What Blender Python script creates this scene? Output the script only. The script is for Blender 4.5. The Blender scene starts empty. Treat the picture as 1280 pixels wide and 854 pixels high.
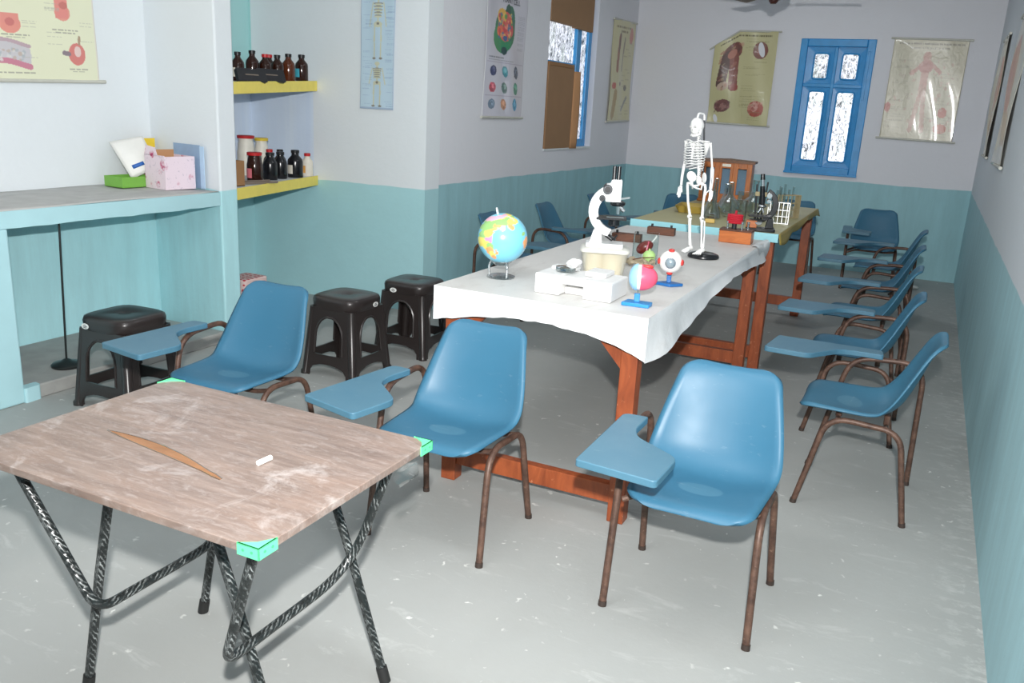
import bpy, bmesh, math, random
import numpy as np
from mathutils import Vector, Matrix
random.seed(7)
S = bpy.context.scene
COL = S.collection
PI = math.pi

# ------------------------------------------------------------------ camera
CAM_H = 1.6
F_PX, YAW, PITCH, ROLL = 1062.3, -0.441286, 0.271512, 0.0533575
def cam_axes():
    Fw = Vector((math.sin(YAW)*math.cos(PITCH), math.cos(YAW)*math.cos(PITCH), -math.sin(PITCH)))
    r = Fw.cross(Vector((0, 0, 1))).normalized()
    u = r.cross(Fw)
    c, s = math.cos(ROLL), math.sin(ROLL)
    return c*r + s*u, -s*r + c*u, Fw
cd = bpy.data.cameras.new('camera')
cam = bpy.data.objects.new('camera', cd)
COL.objects.link(cam)
R_, U_, F_ = cam_axes()
M = Matrix((R_, U_, -F_)).transposed().to_4x4()
M.translation = Vector((0, 0, CAM_H))
cam.matrix_world = M
cd.sensor_fit = 'HORIZONTAL'
cd.sensor_width = 36.0
cd.lens = F_PX/1280*36.0
cd.clip_start = 0.05
S.camera = cam

# ------------------------------------------------------------------ world, lights, exposure
w = bpy.data.worlds.new('world'); S.world = w
w.use_nodes = True
bg = w.node_tree.nodes['Background']
bg.inputs[0].default_value = (0.80, 0.90, 1.0, 1)
bg.inputs[1].default_value = 2.5

S.view_settings.view_transform = 'Standard'
S.view_settings.look = 'None'
S.view_settings.gamma = 1.0
S.view_settings.use_curve_mapping = False
S.view_settings.exposure = 0.0

def lamp(name, typ, loc, power, color=(1, 1, 1), size=0.05, size_y=None, rot=(0, 0, 0)):
    ld = bpy.data.lights.new(name, typ)
    ld.energy = power
    ld.color = color
    if typ == 'AREA':
        ld.shape = 'RECTANGLE'; ld.size = size; ld.size_y = size_y or size
    else:
        ld.shadow_soft_size = size
    o = bpy.data.objects.new(name, ld)
    o.location = loc; o.rotation_euler = rot
    COL.objects.link(o)
    return o
# the photographer's flash, above the lens
fl_ = lamp('flash', 'SPOT', (0.02, -0.02, CAM_H + 0.27), 820, (1.0, 0.985, 0.96), 0.03)
fl_.data.spot_size = math.radians(142); fl_.data.spot_blend = 1.0
fl_.rotation_euler = Vector((math.sin(-0.50), math.cos(-0.50), -0.0)).to_track_quat('-Z', 'Y').to_euler()
# unseen area lights added under the ceiling as ambient fill
for i, (lx, ly, pw) in enumerate([(-1.6, 1.6, 20), (-1.5, 5.0, 11), (-1.5, 8.3, 10.5)]):
    lamp('ceiling_fill', 'AREA', (lx, ly, 3.02), pw, (0.93, 0.97, 1.0), 1.2, 0.35)

# ------------------------------------------------------------------ materials
def lin(c):
    return tuple(((v/255.0)/12.92 if v/255.0 <= 0.04045 else ((v/255.0 + 0.055)/1.055)**2.4) for v in c)
MATS = {}
class NT:
    def __init__(s, name):
        s.m = bpy.data.materials.new(name); s.m.use_nodes = True
        s.t = s.m.node_tree; s.n = s.t.nodes; s.l = s.t.links
        s.bsdf = s.n['Principled BSDF']; s.out = s.n['Material Output']
    def new(s, typ, **kw):
        n = s.n.new(typ)
        for k, v in kw.items(): setattr(n, k, v)
        return n
    def set(s, sock, val):
        if hasattr(val, 'links') or isinstance(val, bpy.types.NodeSocket): s.l.new(val, sock)
        else: sock.default_value = val
    def coord(s, kind='Object', scale=None):
        c = s.new('ShaderNodeTexCoord').outputs[kind]
        if scale is not None:
            mp = s.new('ShaderNodeMapping'); s.l.new(c, mp.inputs[0]); mp.inputs['Scale'].default_value = scale
            c = mp.outputs[0]
        return c
    def geo_pos(s, scale=None):
        c = s.new('ShaderNodeNewGeometry').outputs['Position']
        if scale is not None:
            mp = s.new('ShaderNodeMapping'); s.l.new(c, mp.inputs[0]); mp.inputs['Scale'].default_value = scale
            c = mp.outputs[0]
        return c
    def noise(s, vec, scale=5, detail=4, rough=0.55, dist=0.0):
        n = s.new('ShaderNodeTexNoise'); s.l.new(vec, n.inputs['Vector'])
        n.inputs['Scale'].default_value = scale; n.inputs['Detail'].default_value = detail
        n.inputs['Roughness'].default_value = rough; n.inputs['Distortion'].default_value = dist
        return n.outputs['Fac']
    def ramp(s, fac, a, b, ca=(0, 0, 0, 1), cb=(1, 1, 1, 1)):
        r = s.new('ShaderNodeValToRGB'); s.l.new(fac, r.inputs[0])
        r.color_ramp.elements[0].position = a; r.color_ramp.elements[1].position = b
        r.color_ramp.elements[0].color = ca; r.color_ramp.elements[1].color = cb
        return r.outputs[0]
    def mix(s, fac, a, b, mode='MIX'):
        n = s.new('ShaderNodeMix', data_type='RGBA', blend_type=mode)
        s.set(n.inputs[0], fac)
        for sk, v in ((n.inputs[6], a), (n.inputs[7], b)):
            if isinstance(v, tuple): v = v if len(v) == 4 else (*v, 1)
            s.set(sk, v)
        return n.outputs[2]
    def math(s, op, a, b=0.0, clamp=False):
        n = s.new('ShaderNodeMath', operation=op, use_clamp=clamp)
        s.set(n.inputs[0], a); s.set(n.inputs[1], b)
        return n.outputs[0]
    def xyz(s, vec):
        n = s.new('ShaderNodeSeparateXYZ'); s.l.new(vec, n.inputs[0]); return n.outputs
    def bump(s, h, strength=0.3, dist=0.01):
        b = s.new('ShaderNodeBump'); s.l.new(h, b.inputs['Height'])
        b.inputs['Strength'].default_value = strength; b.inputs['Distance'].default_value = dist
        s.l.new(b.outputs[0], s.bsdf.inputs['Normal'])
    def base(s, v):
        if isinstance(v, tuple): v = v if len(v) == 4 else (*v, 1)
        s.set(s.bsdf.inputs['Base Color'], v)
    def p(s, **kw):
        for k, v in kw.items(): s.set(s.bsdf.inputs[k.replace('_', ' ')], v)
    def done(s, key):
        MATS[key] = s.m; return s.m

def simple(key, rgb, rough=0.5, metal=0.0, var=0.12, scale=18, bump=0.0, spec=0.5, coat=0.0):
    t = NT(key); c = lin(rgb)
    v = t.coord('Object')
    n = t.noise(v, scale, 4)
    dark = tuple(x*(1-var) for x in c); light = tuple(min(1, x*(1+var)) for x in c)
    t.base(t.mix(n, dark, light))
    t.p(Roughness=rough, Metallic=metal)
    t.bsdf.inputs['Specular IOR Level'].default_value = spec
    if coat: t.bsdf.inputs['Coat Weight'].default_value = coat
    t.bsdf.inputs['Coat Roughness'].default_value = 0.25
    if bump: t.bump(t.noise(v, scale*4, 3), bump, 0.004)
    return t.done(key)

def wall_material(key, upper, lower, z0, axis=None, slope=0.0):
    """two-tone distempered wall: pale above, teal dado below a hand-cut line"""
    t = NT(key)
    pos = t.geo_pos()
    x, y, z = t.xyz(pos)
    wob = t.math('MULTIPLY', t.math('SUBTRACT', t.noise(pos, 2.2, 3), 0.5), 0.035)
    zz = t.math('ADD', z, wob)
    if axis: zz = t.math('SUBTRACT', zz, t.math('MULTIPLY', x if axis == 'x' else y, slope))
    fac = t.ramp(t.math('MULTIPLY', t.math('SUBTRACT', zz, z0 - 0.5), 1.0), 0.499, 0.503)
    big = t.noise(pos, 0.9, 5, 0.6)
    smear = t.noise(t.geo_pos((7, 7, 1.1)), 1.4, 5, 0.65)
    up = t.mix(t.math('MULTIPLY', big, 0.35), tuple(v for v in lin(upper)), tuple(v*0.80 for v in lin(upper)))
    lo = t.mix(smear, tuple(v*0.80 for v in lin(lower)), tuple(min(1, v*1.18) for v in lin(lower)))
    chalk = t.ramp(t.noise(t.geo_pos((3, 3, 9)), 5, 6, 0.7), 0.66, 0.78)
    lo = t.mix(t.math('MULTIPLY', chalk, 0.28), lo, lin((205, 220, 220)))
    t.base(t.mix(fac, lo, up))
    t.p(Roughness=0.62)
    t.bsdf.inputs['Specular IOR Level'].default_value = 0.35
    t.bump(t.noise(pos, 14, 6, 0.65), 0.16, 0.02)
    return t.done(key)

UP = (230, 236, 240); LO_LIT = (180, 226, 232)  # near dado colour lightened to carry the flash brightness
wall_material('wall_paint_near_lit', UP, LO_LIT, 0.968)
wall_material('wall_paint_far_dim', (228, 229, 235), (154, 198, 206), 0.975)  # same dado paint, darker copy for the dimmer far walls
wall_material('wall_paint_right_lit', (222, 227, 232), (170, 208, 215), 0.958)  # dado colour raised to stand in for flash grazing this wall
wall_material('pier_paint_lit', UP, LO_LIT, 0.985)

def alcove_material():
    t = NT('alcove_paint_lit')
    pos = t.geo_pos(); x, y, z = t.xyz(pos)
    above = t.ramp(t.math('SUBTRACT', z, 1.2), 0.44, 0.45)
    below = t.ramp(t.math('SUBTRACT', z, 0.5), 0.46, 0.47)
    inner = t.math('LESS_THAN', x, -4.42)
    blue = t.mix(t.noise(t.geo_pos((9, 9, 0.6)), 1.2, 2), lin((204, 221, 246)), lin((232, 243, 253)))
    mid = t.mix(inner, lin(UP), blue)
    back = t.math('LESS_THAN', x, -5.03)
    top = t.mix(back, lin(UP), lin((172, 220, 220)))
    lo = t.mix(t.noise(pos, 3, 4), tuple(v*0.85 for v in lin(LO_LIT)), lin(LO_LIT))  # dado here takes the flash-lightened colour too
    wob = t.math('MULTIPLY', t.math('SUBTRACT', t.noise(pos, 2.2, 3), 0.5), 0.03)
    lowf = t.ramp(t.math('SUBTRACT', t.math('ADD', z, wob), 0.45), 0.499, 0.503)
    c = t.mix(above, mid, top)
    t.base(t.mix(lowf, lo, c))
    t.p(Roughness=0.6)
    t.bump(t.noise(pos, 14, 6, 0.65), 0.14, 0.02)
    return t.done('alcove_paint_lit')
alcove_material()

def floor_material():
    t = NT('concrete_floor')
    pos = t.geo_pos(); x, y, z = t.xyz(pos)
    c1 = t.mix(t.noise(pos, 0.8, 6, 0.6, 0.4), lin((146, 148, 146)), lin((178, 179, 176)))
    c2 = t.mix(t.ramp(t.noise(pos, 3.1, 6, 0.65), 0.35, 0.75), c1, lin((162, 164, 162)))
    streak = t.ramp(t.noise(t.geo_pos((2.2, 7, 1)), 1.7, 6, 0.7, 0.6), 0.58, 0.76)
    c3 = t.mix(t.math('MULTIPLY', streak, 0.45), c2, lin((206, 208, 205)))
    # lime wash spilled along the right wall
    edge = t.ramp(t.math('ADD', x, t.math('MULTIPLY', t.noise(pos, 6, 5, 0.7), 0.5)), 0.40, 0.75)
    patch = t.ramp(t.noise(t.geo_pos((3, 5, 1)), 4, 5, 0.7), 0.50, 0.66)
    c4 = t.mix(t.math('MULTIPLY', t.math('MULTIPLY', edge, patch), 0.62), c3, lin((214, 216, 212)))
    nz = t.new('ShaderNodeTexNoise'); t.l.new(pos, nz.inputs['Vector']); nz.inputs['Scale'].default_value = 26; nz.inputs['Detail'].default_value = 3
    va = t.new('ShaderNodeVectorMath', operation='MULTIPLY_ADD'); t.l.new(nz.outputs['Color'], va.inputs[0]); va.inputs[1].default_value = (0.07, 0.07, 0.0); t.l.new(pos, va.inputs[2])
    dp = va.outputs[0]
    vo = t.new('ShaderNodeTexVoronoi'); t.l.new(dp, vo.inputs['Vector']); vo.inputs['Scale'].default_value = 12
    vo.inputs['Randomness'].default_value = 1.0
    spots = t.ramp(vo.outputs['Distance'], 0.05, 0.12, (1, 1, 1, 1), (0, 0, 0, 1))
    gate = t.ramp(t.noise(pos, 1.6, 3, 0.6), 0.36, 0.52)
    c5 = t.mix(t.math('MULTIPLY', t.math('MULTIPLY', spots, gate), 0.75), c4, lin((228, 229, 224)))
    vo2 = t.new('ShaderNodeTexVoronoi'); t.l.new(dp, vo2.inputs['Vector']); vo2.inputs['Scale'].default_value = 30
    sp2 = t.ramp(vo2.outputs['Distance'], 0.08, 0.13, (1, 1, 1, 1), (0, 0, 0, 1))
    gate2 = t.ramp(t.noise(pos, 2.7, 4, 0.7), 0.50, 0.64)
    c6 = t.mix(t.math('MULTIPLY', t.math('MULTIPLY', sp2, gate2), 0.55), c5, lin((225, 226, 222)))
    t.base(c6)
    t.p(Roughness=t.math('ADD', t.math('MULTIPLY', t.noise(pos, 4, 4), 0.25), 0.48))
    t.bsdf.inputs['Specular IOR Level'].default_value = 0.3
    t.bump(t.noise(pos, 26, 6, 0.7), 0.12, 0.01)
    return t.done('concrete_floor')
floor_material()

def chair_blue():
    t = NT('chair_shell_plastic')
    v = t.coord('Object'); x, y, z = t.xyz(v)
    rnd = t.new('ShaderNodeObjectInfo').outputs['Random']
    hue = t.mix(rnd, lin((50, 102, 130)), lin((56, 108, 133)))
    n = t.noise(v, 5, 5, 0.6)
    c = t.mix(t.math('MULTIPLY', n, 0.35), hue, lin((68, 112, 138)))
    # worn oval on the seat pan
    ex = t.math('DIVIDE', t.math('SUBTRACT', x, 0.01), 0.075); ey = t.math('DIVIDE', t.math('ADD', y, 0.07), 0.055)
    r = t.math('ADD', t.math('MULTIPLY', ex, ex), t.math('MULTIPLY', ey, ey))
    seat = t.math('LESS_THAN', z, 0.445)
    worn = t.math('MULTIPLY', t.math('MULTIPLY', t.ramp(r, 0.85, 1.0, (1, 1, 1, 1), (0, 0, 0, 1)), seat), 0.38)
    c = t.mix(worn, c, lin((96, 140, 160)))
    dust = t.ramp(t.noise(t.coord('Object', (3, 9, 9)), 4, 5, 0.7), 0.62, 0.8)
    c = t.mix(t.math('MULTIPLY', dust, 0.2), c, lin((190, 200, 205)))
    t.base(c)
    t.p(Roughness=t.math('ADD', t.math('MULTIPLY', n, 0.2), 0.33))
    t.bsdf.inputs['Specular IOR Level'].default_value = 0.4
    t.bump(t.noise(v, 60, 3), 0.04, 0.002)
    return t.done('chair_shell_plastic')
chair_blue()

def pad_paint():
    t = NT('pad_paint')
    v = t.coord('Object')
    n = t.noise(v, 8, 5, 0.65)
    c = t.mix(n, lin((56, 104, 128)), lin((84, 122, 140)))
    sc = t.ramp(t.noise(t.coord('Object', (2, 12, 2)), 5, 6, 0.7), 0.64, 0.72)
    c = t.mix(t.math('MULTIPLY', sc, 0.35), c, lin((150, 170, 178)))
    t.base(c); t.p(Roughness=0.42)
    t.bump(n, 0.1, 0.003)
    return t.done('pad_paint')
pad_paint()

def rust_paint():
    t = NT('rusty_brown_steel')
    v = t.coord('Object')
    n = t.ramp(t.noise(v, 22, 6, 0.7), 0.35, 0.7)
    c = t.mix(n, lin((66, 46, 38)), lin((112, 84, 70)))
    sp = t.ramp(t.noise(v, 70, 4, 0.7), 0.62, 0.7)
    c = t.mix(t.math('MULTIPLY', sp, 0.5), c, lin((168, 138, 116)))
    t.base(c); t.p(Roughness=0.48, Metallic=0.15)
    t.bump(n, 0.12, 0.002)
    return t.done('rusty_brown_steel')
rust_paint()

def wood(key, c1, c2, scale=(1.5, 16, 16), rough=0.45, chips=None, dist=1.2):
    t = NT(key)
    v = t.coord('Object', scale)
    n = t.noise(v, 2.2, 6, 0.6, dist)
    c = t.mix(t.ramp(n, 0.3, 0.7), lin(c1), lin(c2))
    if chips:
        ch = t.ramp(t.noise(t.coord('Object'), 34, 5, 0.75), 0.63, 0.69)
        c = t.mix(t.math('MULTIPLY', ch, 0.75), c, lin(chips))
    t.base(c); t.p(Roughness=rough)
    t.bump(n, 0.12, 0.003)
    return t.done(key)
wood('red_oxide_wood', (122, 58, 32), (166, 86, 48), (8, 8, 2), 0.42, (206, 140, 104))
wood('cabinet_wood', (150, 78, 24), (196, 112, 40), (10, 10, 2), 0.35)
wood('cabinet_roof_wood', (92, 56, 32), (120, 76, 44), (4, 14, 14), 0.45)
wood('orange_box_wood', (176, 92, 40), (206, 120, 58), (3, 14, 14), 0.35)
wood('dark_box_wood', (76, 44, 28), (110, 62, 38), (3, 14, 14), 0.5)

def fold_top():
    t = NT('laminate_top')
    v = t.coord('Object'); x, y, z = t.xyz(v)
    g = t.noise(t.coord('Object', (1.6, 15, 10)), 3.0, 7, 0.62, 0.5)
    c = t.mix(t.ramp(g, 0.3, 0.72), lin((106, 91, 84)), lin((138, 122, 113)))
    g2 = t.noise(t.coord('Object', (2.0, 5, 5)), 2.0, 5, 0.6, 0.8)
    c = t.mix(t.math('MULTIPLY', t.ramp(g2, 0.45, 0.75), 0.30), c, lin((142, 114, 97)))
    # dust and clinging film: pale streaks
    st = t.ramp(t.noise(t.coord('Object', (7, 26, 10)), 2.5, 6, 0.7, 1.2), 0.50, 0.68)
    c = t.mix(t.math('MULTIPLY', st, 0.22), c, lin((188, 182, 180)))
    sm = t.ramp(t.noise(v, 5.5, 6, 0.7, 0.8), 0.56, 0.74)
    c = t.mix(t.math('MULTIPLY', sm, 0.45), c, lin((206, 202, 200)))
    # the torn slit in the film: bare brown laminate shows
    ca, sa = math.cos(-0.90), math.sin(-0.90)
    dx = t.math('ADD', x, 0.10); dy = t.math('ADD', y, 0.02)
    a = t.math('ADD', t.math('MULTIPLY', dx, ca), t.math('MULTIPLY', dy, sa))
    b = t.math('SUBTRACT', t.math('MULTIPLY', dy, ca), t.math('MULTIPLY', dx, sa))
    return t, c
def finish_fold_top():
    t, c = fold_top()
    t.base(c); t.p(Roughness=0.33)
    t.bump(t.noise(t.coord('Object', (9, 22, 9)), 3.2, 6, 0.7, 1.0), 0.15, 0.004)
    t.done('laminate_top')
finish_fold_top()
wood('bare_laminate', (120, 82, 52), (146, 104, 70), (3, 14, 14), 0.4)

def wrapped_tube():
    t = NT('film_wrapped_black_tube')
    g = t.coord('UV')
    wv = t.new('ShaderNodeTexWave', wave_type='BANDS', bands_direction='DIAGONAL')
    t.l.new(g, wv.inputs['Vector']); wv.inputs['Scale'].default_value = 16; wv.inputs['Distortion'].default_value = 4
    wv.inputs['Detail'].default_value = 4; wv.inputs['Detail Scale'].default_value = 2.2
    s = t.ramp(wv.outputs['Fac'], 0.55, 1.0)
    n = t.noise(t.coord('Object'), 30, 4)
    c = t.mix(t.math('MULTIPLY', t.math('MULTIPLY', s, t.ramp(n, 0.42, 0.75)), 0.85), lin((32, 36, 36)), lin((176, 182, 182)))
    t.base(c); t.p(Roughness=0.25)
    t.bump(wv.outputs['Fac'], 0.3, 0.003)
    return t.done('film_wrapped_black_tube')
wrapped_tube()

def cloth_mat():
    t = NT('white_plastic_cloth')
    v = t.coord('Object')
    n = t.noise(v, 4, 5, 0.6)
    c = t.mix(n, lin((216, 218, 219)), lin((234, 236, 238)))
    sm = t.ramp(t.noise(t.coord('Object', (3, 1.2, 3)), 3.0, 6, 0.7, 0.5), 0.58, 0.76)
    up = t.xyz(t.new('ShaderNodeNewGeometry').outputs['Normal'])[2]
    c = t.mix(t.math('MULTIPLY', sm, 0.30), c, lin((186, 178, 172)))
    t.base(c); t.p(Roughness=0.38)
    t.bump(t.noise(v, 12, 5, 0.65, 0.8), 0.35, 0.008)
    return t.done('white_plastic_cloth')
cloth_mat()
def dusty_cloth():
    t = NT('dusty_plastic_cloth')
    v = t.coord('Object')
    c = t.mix(t.noise(v, 4, 5, 0.6), lin((196, 194, 191)), lin((216, 215, 212)))
    sm = t.ramp(t.noise(t.coord('Object', (3, 1.2, 3)), 3.0, 6, 0.7, 0.5), 0.55, 0.74)
    c = t.mix(t.math('MULTIPLY', sm, 0.45), c, lin((164, 156, 150)))
    t.base(c); t.p(Roughness=0.5)
    t.bump(t.noise(v, 12, 5, 0.65, 0.8), 0.3, 0.008)
    return t.done('dusty_plastic_cloth')
dusty_cloth()

def attr_mat(key, rough=0.3, coat=0.0, bump=None, spec=0.5):
    t = NT(key)
    a = t.new('ShaderNodeAttribute'); a.attribute_name = 'Col'
    t.base(a.outputs['Color']); t.p(Roughness=rough)
    t.bsdf.inputs['Specular IOR Level'].default_value = spec
    t.bsdf.inputs['Coat Weight'].default_value = coat
    if bump:
        t.bump(t.noise(t.coord('Object', bump[2] if len(bump) > 2 else None), bump[0], 2, 0.5, 1.2), bump[1], 0.02)
    return t.done(key)
attr_mat('print_matt', 0.6)
attr_mat('print_laminate', 0.30, 0.5, (3.0, 0.14, (4, 4, 1.2)))
attr_mat('print_crumpled', 0.34, 1.0, (4.0, 0.16, (3.2, 3.2, 2.2)), 0.8)
attr_mat('globe_print', 0.22, 0.4)

def pane_mat(key, seed, dark=0.55, strength=1.6):
    """pebbled glass with daylight and foliage behind it"""
    t = NT(key)
    v = t.coord('Object', (1, 1, 0.55))
    mp = t.new('ShaderNodeMapping'); t.l.new(v, mp.inputs[0]); mp.inputs['Location'].default_value = (seed, seed*1.7, seed*0.6)
    n = t.noise(mp.outputs[0], 26, 6, 0.75, 1.5)
    f = t.ramp(n, 0.40, dark)
    n2 = t.noise(mp.outputs[0], 7, 3, 0.6)
    tint = t.mix(t.ramp(n2, 0.45, 0.7), lin((236, 240, 252)), lin((206, 216, 214)))
    c = t.mix(f, lin((48, 56, 62)), tint)
    t.base((0.05, 0.05, 0.05)); t.p(Roughness=0.15)
    t.set(t.bsdf.inputs['Emission Color'], c)
    t.bsdf.inputs['Emission Strength'].default_value = strength
    t.bump(n, 0.5, 0.01)
    return t.done(key)
pane_mat('pebbled_pane', 1.3, 0.52)
pane_mat('pebbled_pane_dark', 5.1, 0.60)
pane_mat('pebbled_pane_side', 8.4, 0.60, 1.5)

def glass(key, tint=(0.93, 0.97, 0.97), gl=0.5):
    t = NT(key)
    tr = t.new('ShaderNodeBsdfTransparent'); tr.inputs[0].default_value = (*tint, 1)
    g = t.new('ShaderNodeBsdfGlossy'); g.inputs['Roughness'].default_value = 0.04
    lw = t.new('ShaderNodeLayerWeight'); lw.inputs['Blend'].default_value = gl
    mx = t.new('ShaderNodeMixShader')
    t.l.new(lw.outputs['Facing'], mx.inputs[0]); t.l.new(tr.outputs[0], mx.inputs[1]); t.l.new(g.outputs[0], mx.inputs[2])
    t.l.new(mx.outputs[0], t.out.inputs[0])
    return t.done(key)
glass('clear_glass', (0.90, 0.94, 0.94), 0.42)
glass('film', (0.9, 0.93, 0.93), 0.45)

simple('shelf_yellow', (243, 222, 104), 0.5, var=0.1)
simple('shelf_under_white', (222, 226, 228), 0.6)
simple('counter_teal', (176, 216, 223), 0.55, var=0.08, scale=6, bump=0.15)
simple('counter_concrete', (186, 186, 184), 0.75, var=0.25, scale=9, bump=0.3)
simple('step_concrete', (158, 158, 155), 0.8, var=0.25, scale=9, bump=0.3)
simple('stool_brown', (44, 38, 37), 0.30, var=0.08, bump=0.02)
simple('sticker_white', (225, 226, 222), 0.4)
simple('sticker_green', (60, 120, 80), 0.4)
simple('rubber_black', (30, 30, 30), 0.6)
simple('foot_brown', (58, 46, 40), 0.6)
simple('stand_black', (32, 36, 36), 0.35)
simple('corner_green', (96, 226, 152), 0.4, var=0.05)
simple('corner_stud', (70, 170, 116), 0.4)
simple('chalk_white', (238, 236, 232), 0.8)
simple('window_blue', (50, 150, 214), 0.33, var=0.25, scale=9, bump=0.2)
simple('cardboard', (150, 110, 72), 0.75, var=0.12, scale=6)
simple('cardboard_light', (190, 142, 100), 0.75, var=0.1, scale=6)
simple('cardboard_dark', (152, 118, 86), 0.8, var=0.12, scale=5)
simple('rod_grey', (196, 196, 186), 0.4)
simple('enamel_white', (236, 238, 238), 0.28, var=0.03)
simple('bone_white', (238, 238, 236), 0.45, var=0.04)
simple('bone_shade', (190, 190, 188), 0.6)
simple('black_gloss', (22, 24, 28), 0.25)
simple('dark_steel', (52, 54, 58), 0.35, 0.4)
simple('chrome', (200, 204, 206), 0.16, 0.95, var=0.04)
simple('aluminium', (206, 208, 206), 0.32, 0.75, var=0.06)
simple('foam_white', (218, 218, 217), 0.75, var=0.03, scale=60, bump=0.15)
simple('model_blue', (44, 132, 196), 0.32, var=0.05)
simple('model_blue_dark', (30, 96, 160), 0.35, var=0.05)
simple('model_lightblue', (150, 200, 232), 0.35, var=0.05)
simple('model_pink', (226, 88, 118), 0.3, var=0.1)
simple('model_red', (206, 60, 56), 0.35, var=0.1)
simple('model_white', (238, 234, 230), 0.35, var=0.04)
simple('model_grey', (150, 160, 170), 0.2, var=0.1)
simple('kidney_red', (122, 42, 36), 0.3, var=0.25)
simple('ball_green', (170, 206, 130), 0.45, var=0.08)
simple('specimen_tan', (150, 138, 116), 0.6, var=0.45, scale=40)
simple('cream_stuff', (222, 210, 178), 0.6, var=0.12)
simple('tub_lid', (214, 214, 206), 0.35, var=0.08)
simple('table_green_top', (176, 170, 128), 0.5, var=0.15, scale=5)
simple('table_yellow_edge', (160, 140, 70), 0.5, var=0.2)
simple('table_blue_edge', (156, 216, 226), 0.45, var=0.05)
simple('amber_glass', (46, 22, 14), 0.12, var=0.2)
simple('amber_glass_brown', (84, 40, 20), 0.12, var=0.2)
simple('bottle_black', (20, 20, 24), 0.2)
simple('cap_black', (24, 24, 26), 0.4)
simple('cap_red', (190, 36, 40), 0.4)
simple('cap_yellow', (226, 196, 60), 0.4)
simple('label_white', (226, 220, 206), 0.55)
simple('label_blue', (70, 170, 190), 0.5)
simple('label_pink', (220, 120, 130), 0.5)
simple('label_orange', (232, 170, 90), 0.5)
simple('jar_white', (230, 226, 214), 0.4)
simple('flat_box_black', (34, 34, 38), 0.4)
simple('tray_grey', (120, 108, 98), 0.6)
simple('box_green', (120, 178, 74), 0.55)
simple('card_yellow', (240, 206, 56), 0.5)
simple('card_blue', (150, 176, 206), 0.55)
simple('card_bluepale', (186, 214, 240), 0.55)
simple('packet_white', (226, 226, 222), 0.35, var=0.06)
simple('ink_blue', (40, 100, 180), 0.5)
simple('ink_dark', (60, 60, 70), 0.6)
simple('brass', (176, 146, 80), 0.3, 0.8)
simple('coil_red', (190, 30, 48), 0.4)
simple('fan_brown', (62, 30, 24), 0.3)
simple('fan_blade', (150, 120, 90), 0.4)
simple('dish_yellow', (176, 150, 70), 0.5)
simple('block_yellow', (206, 176, 100), 0.6)
simple('rack_wood', (170, 156, 120), 0.5)
simple('ceiling_white', (226, 228, 230), 0.7)

def dots_mat(key, bgc, fg, scale, thr):
    t = NT(key)
    v = t.coord('Object')
    vo = t.new('ShaderNodeTexVoronoi'); t.l.new(v, vo.inputs['Vector']); vo.inputs['Scale'].default_value = scale
    vo.inputs['Randomness'].default_value = 0.25
    f = t.ramp(vo.outputs['Distance'], thr, thr+0.05, (1, 1, 1, 1), (0, 0, 0, 1))
    t.base(t.mix(f, lin(bgc), lin(fg))); t.p(Roughness=0.5)
    return t.done(key)
dots_mat('polka_red', (226, 196, 192), (190, 40, 56), 26, 0.30)

def floral_mat():
    t = NT('floral_paper')
    v = t.coord('Object')
    vo = t.new('ShaderNodeTexVoronoi'); t.l.new(v, vo.inputs['Vector']); vo.inputs['Scale'].default_value = 13
    f = t.ramp(vo.outputs['Distance'], 0.26, 0.36, (1, 1, 1, 1), (0, 0, 0, 1))
    n = t.ramp(t.noise(v, 45, 4, 0.6), 0.40, 0.60)
    c = t.mix(t.math('MULTIPLY', f, n), lin((232, 214, 224)), lin((190, 60, 110)))
    n2 = t.ramp(t.noise(v, 26, 5, 0.7, 1.5), 0.58, 0.66)
    c = t.mix(t.math('MULTIPLY', n2, 0.5), c, lin((150, 140, 160)))
    t.base(c); t.p(Roughness=0.5)
    return t.done('floral_paper')
floral_mat()

def frosted(key, rgb, alpha):
    t = NT(key)
    t.base(lin(rgb)); t.p(Roughness=0.3, Alpha=alpha)
    return t.done(key)
frosted('frosted_plastic', (232, 228, 210), 0.42)

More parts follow.
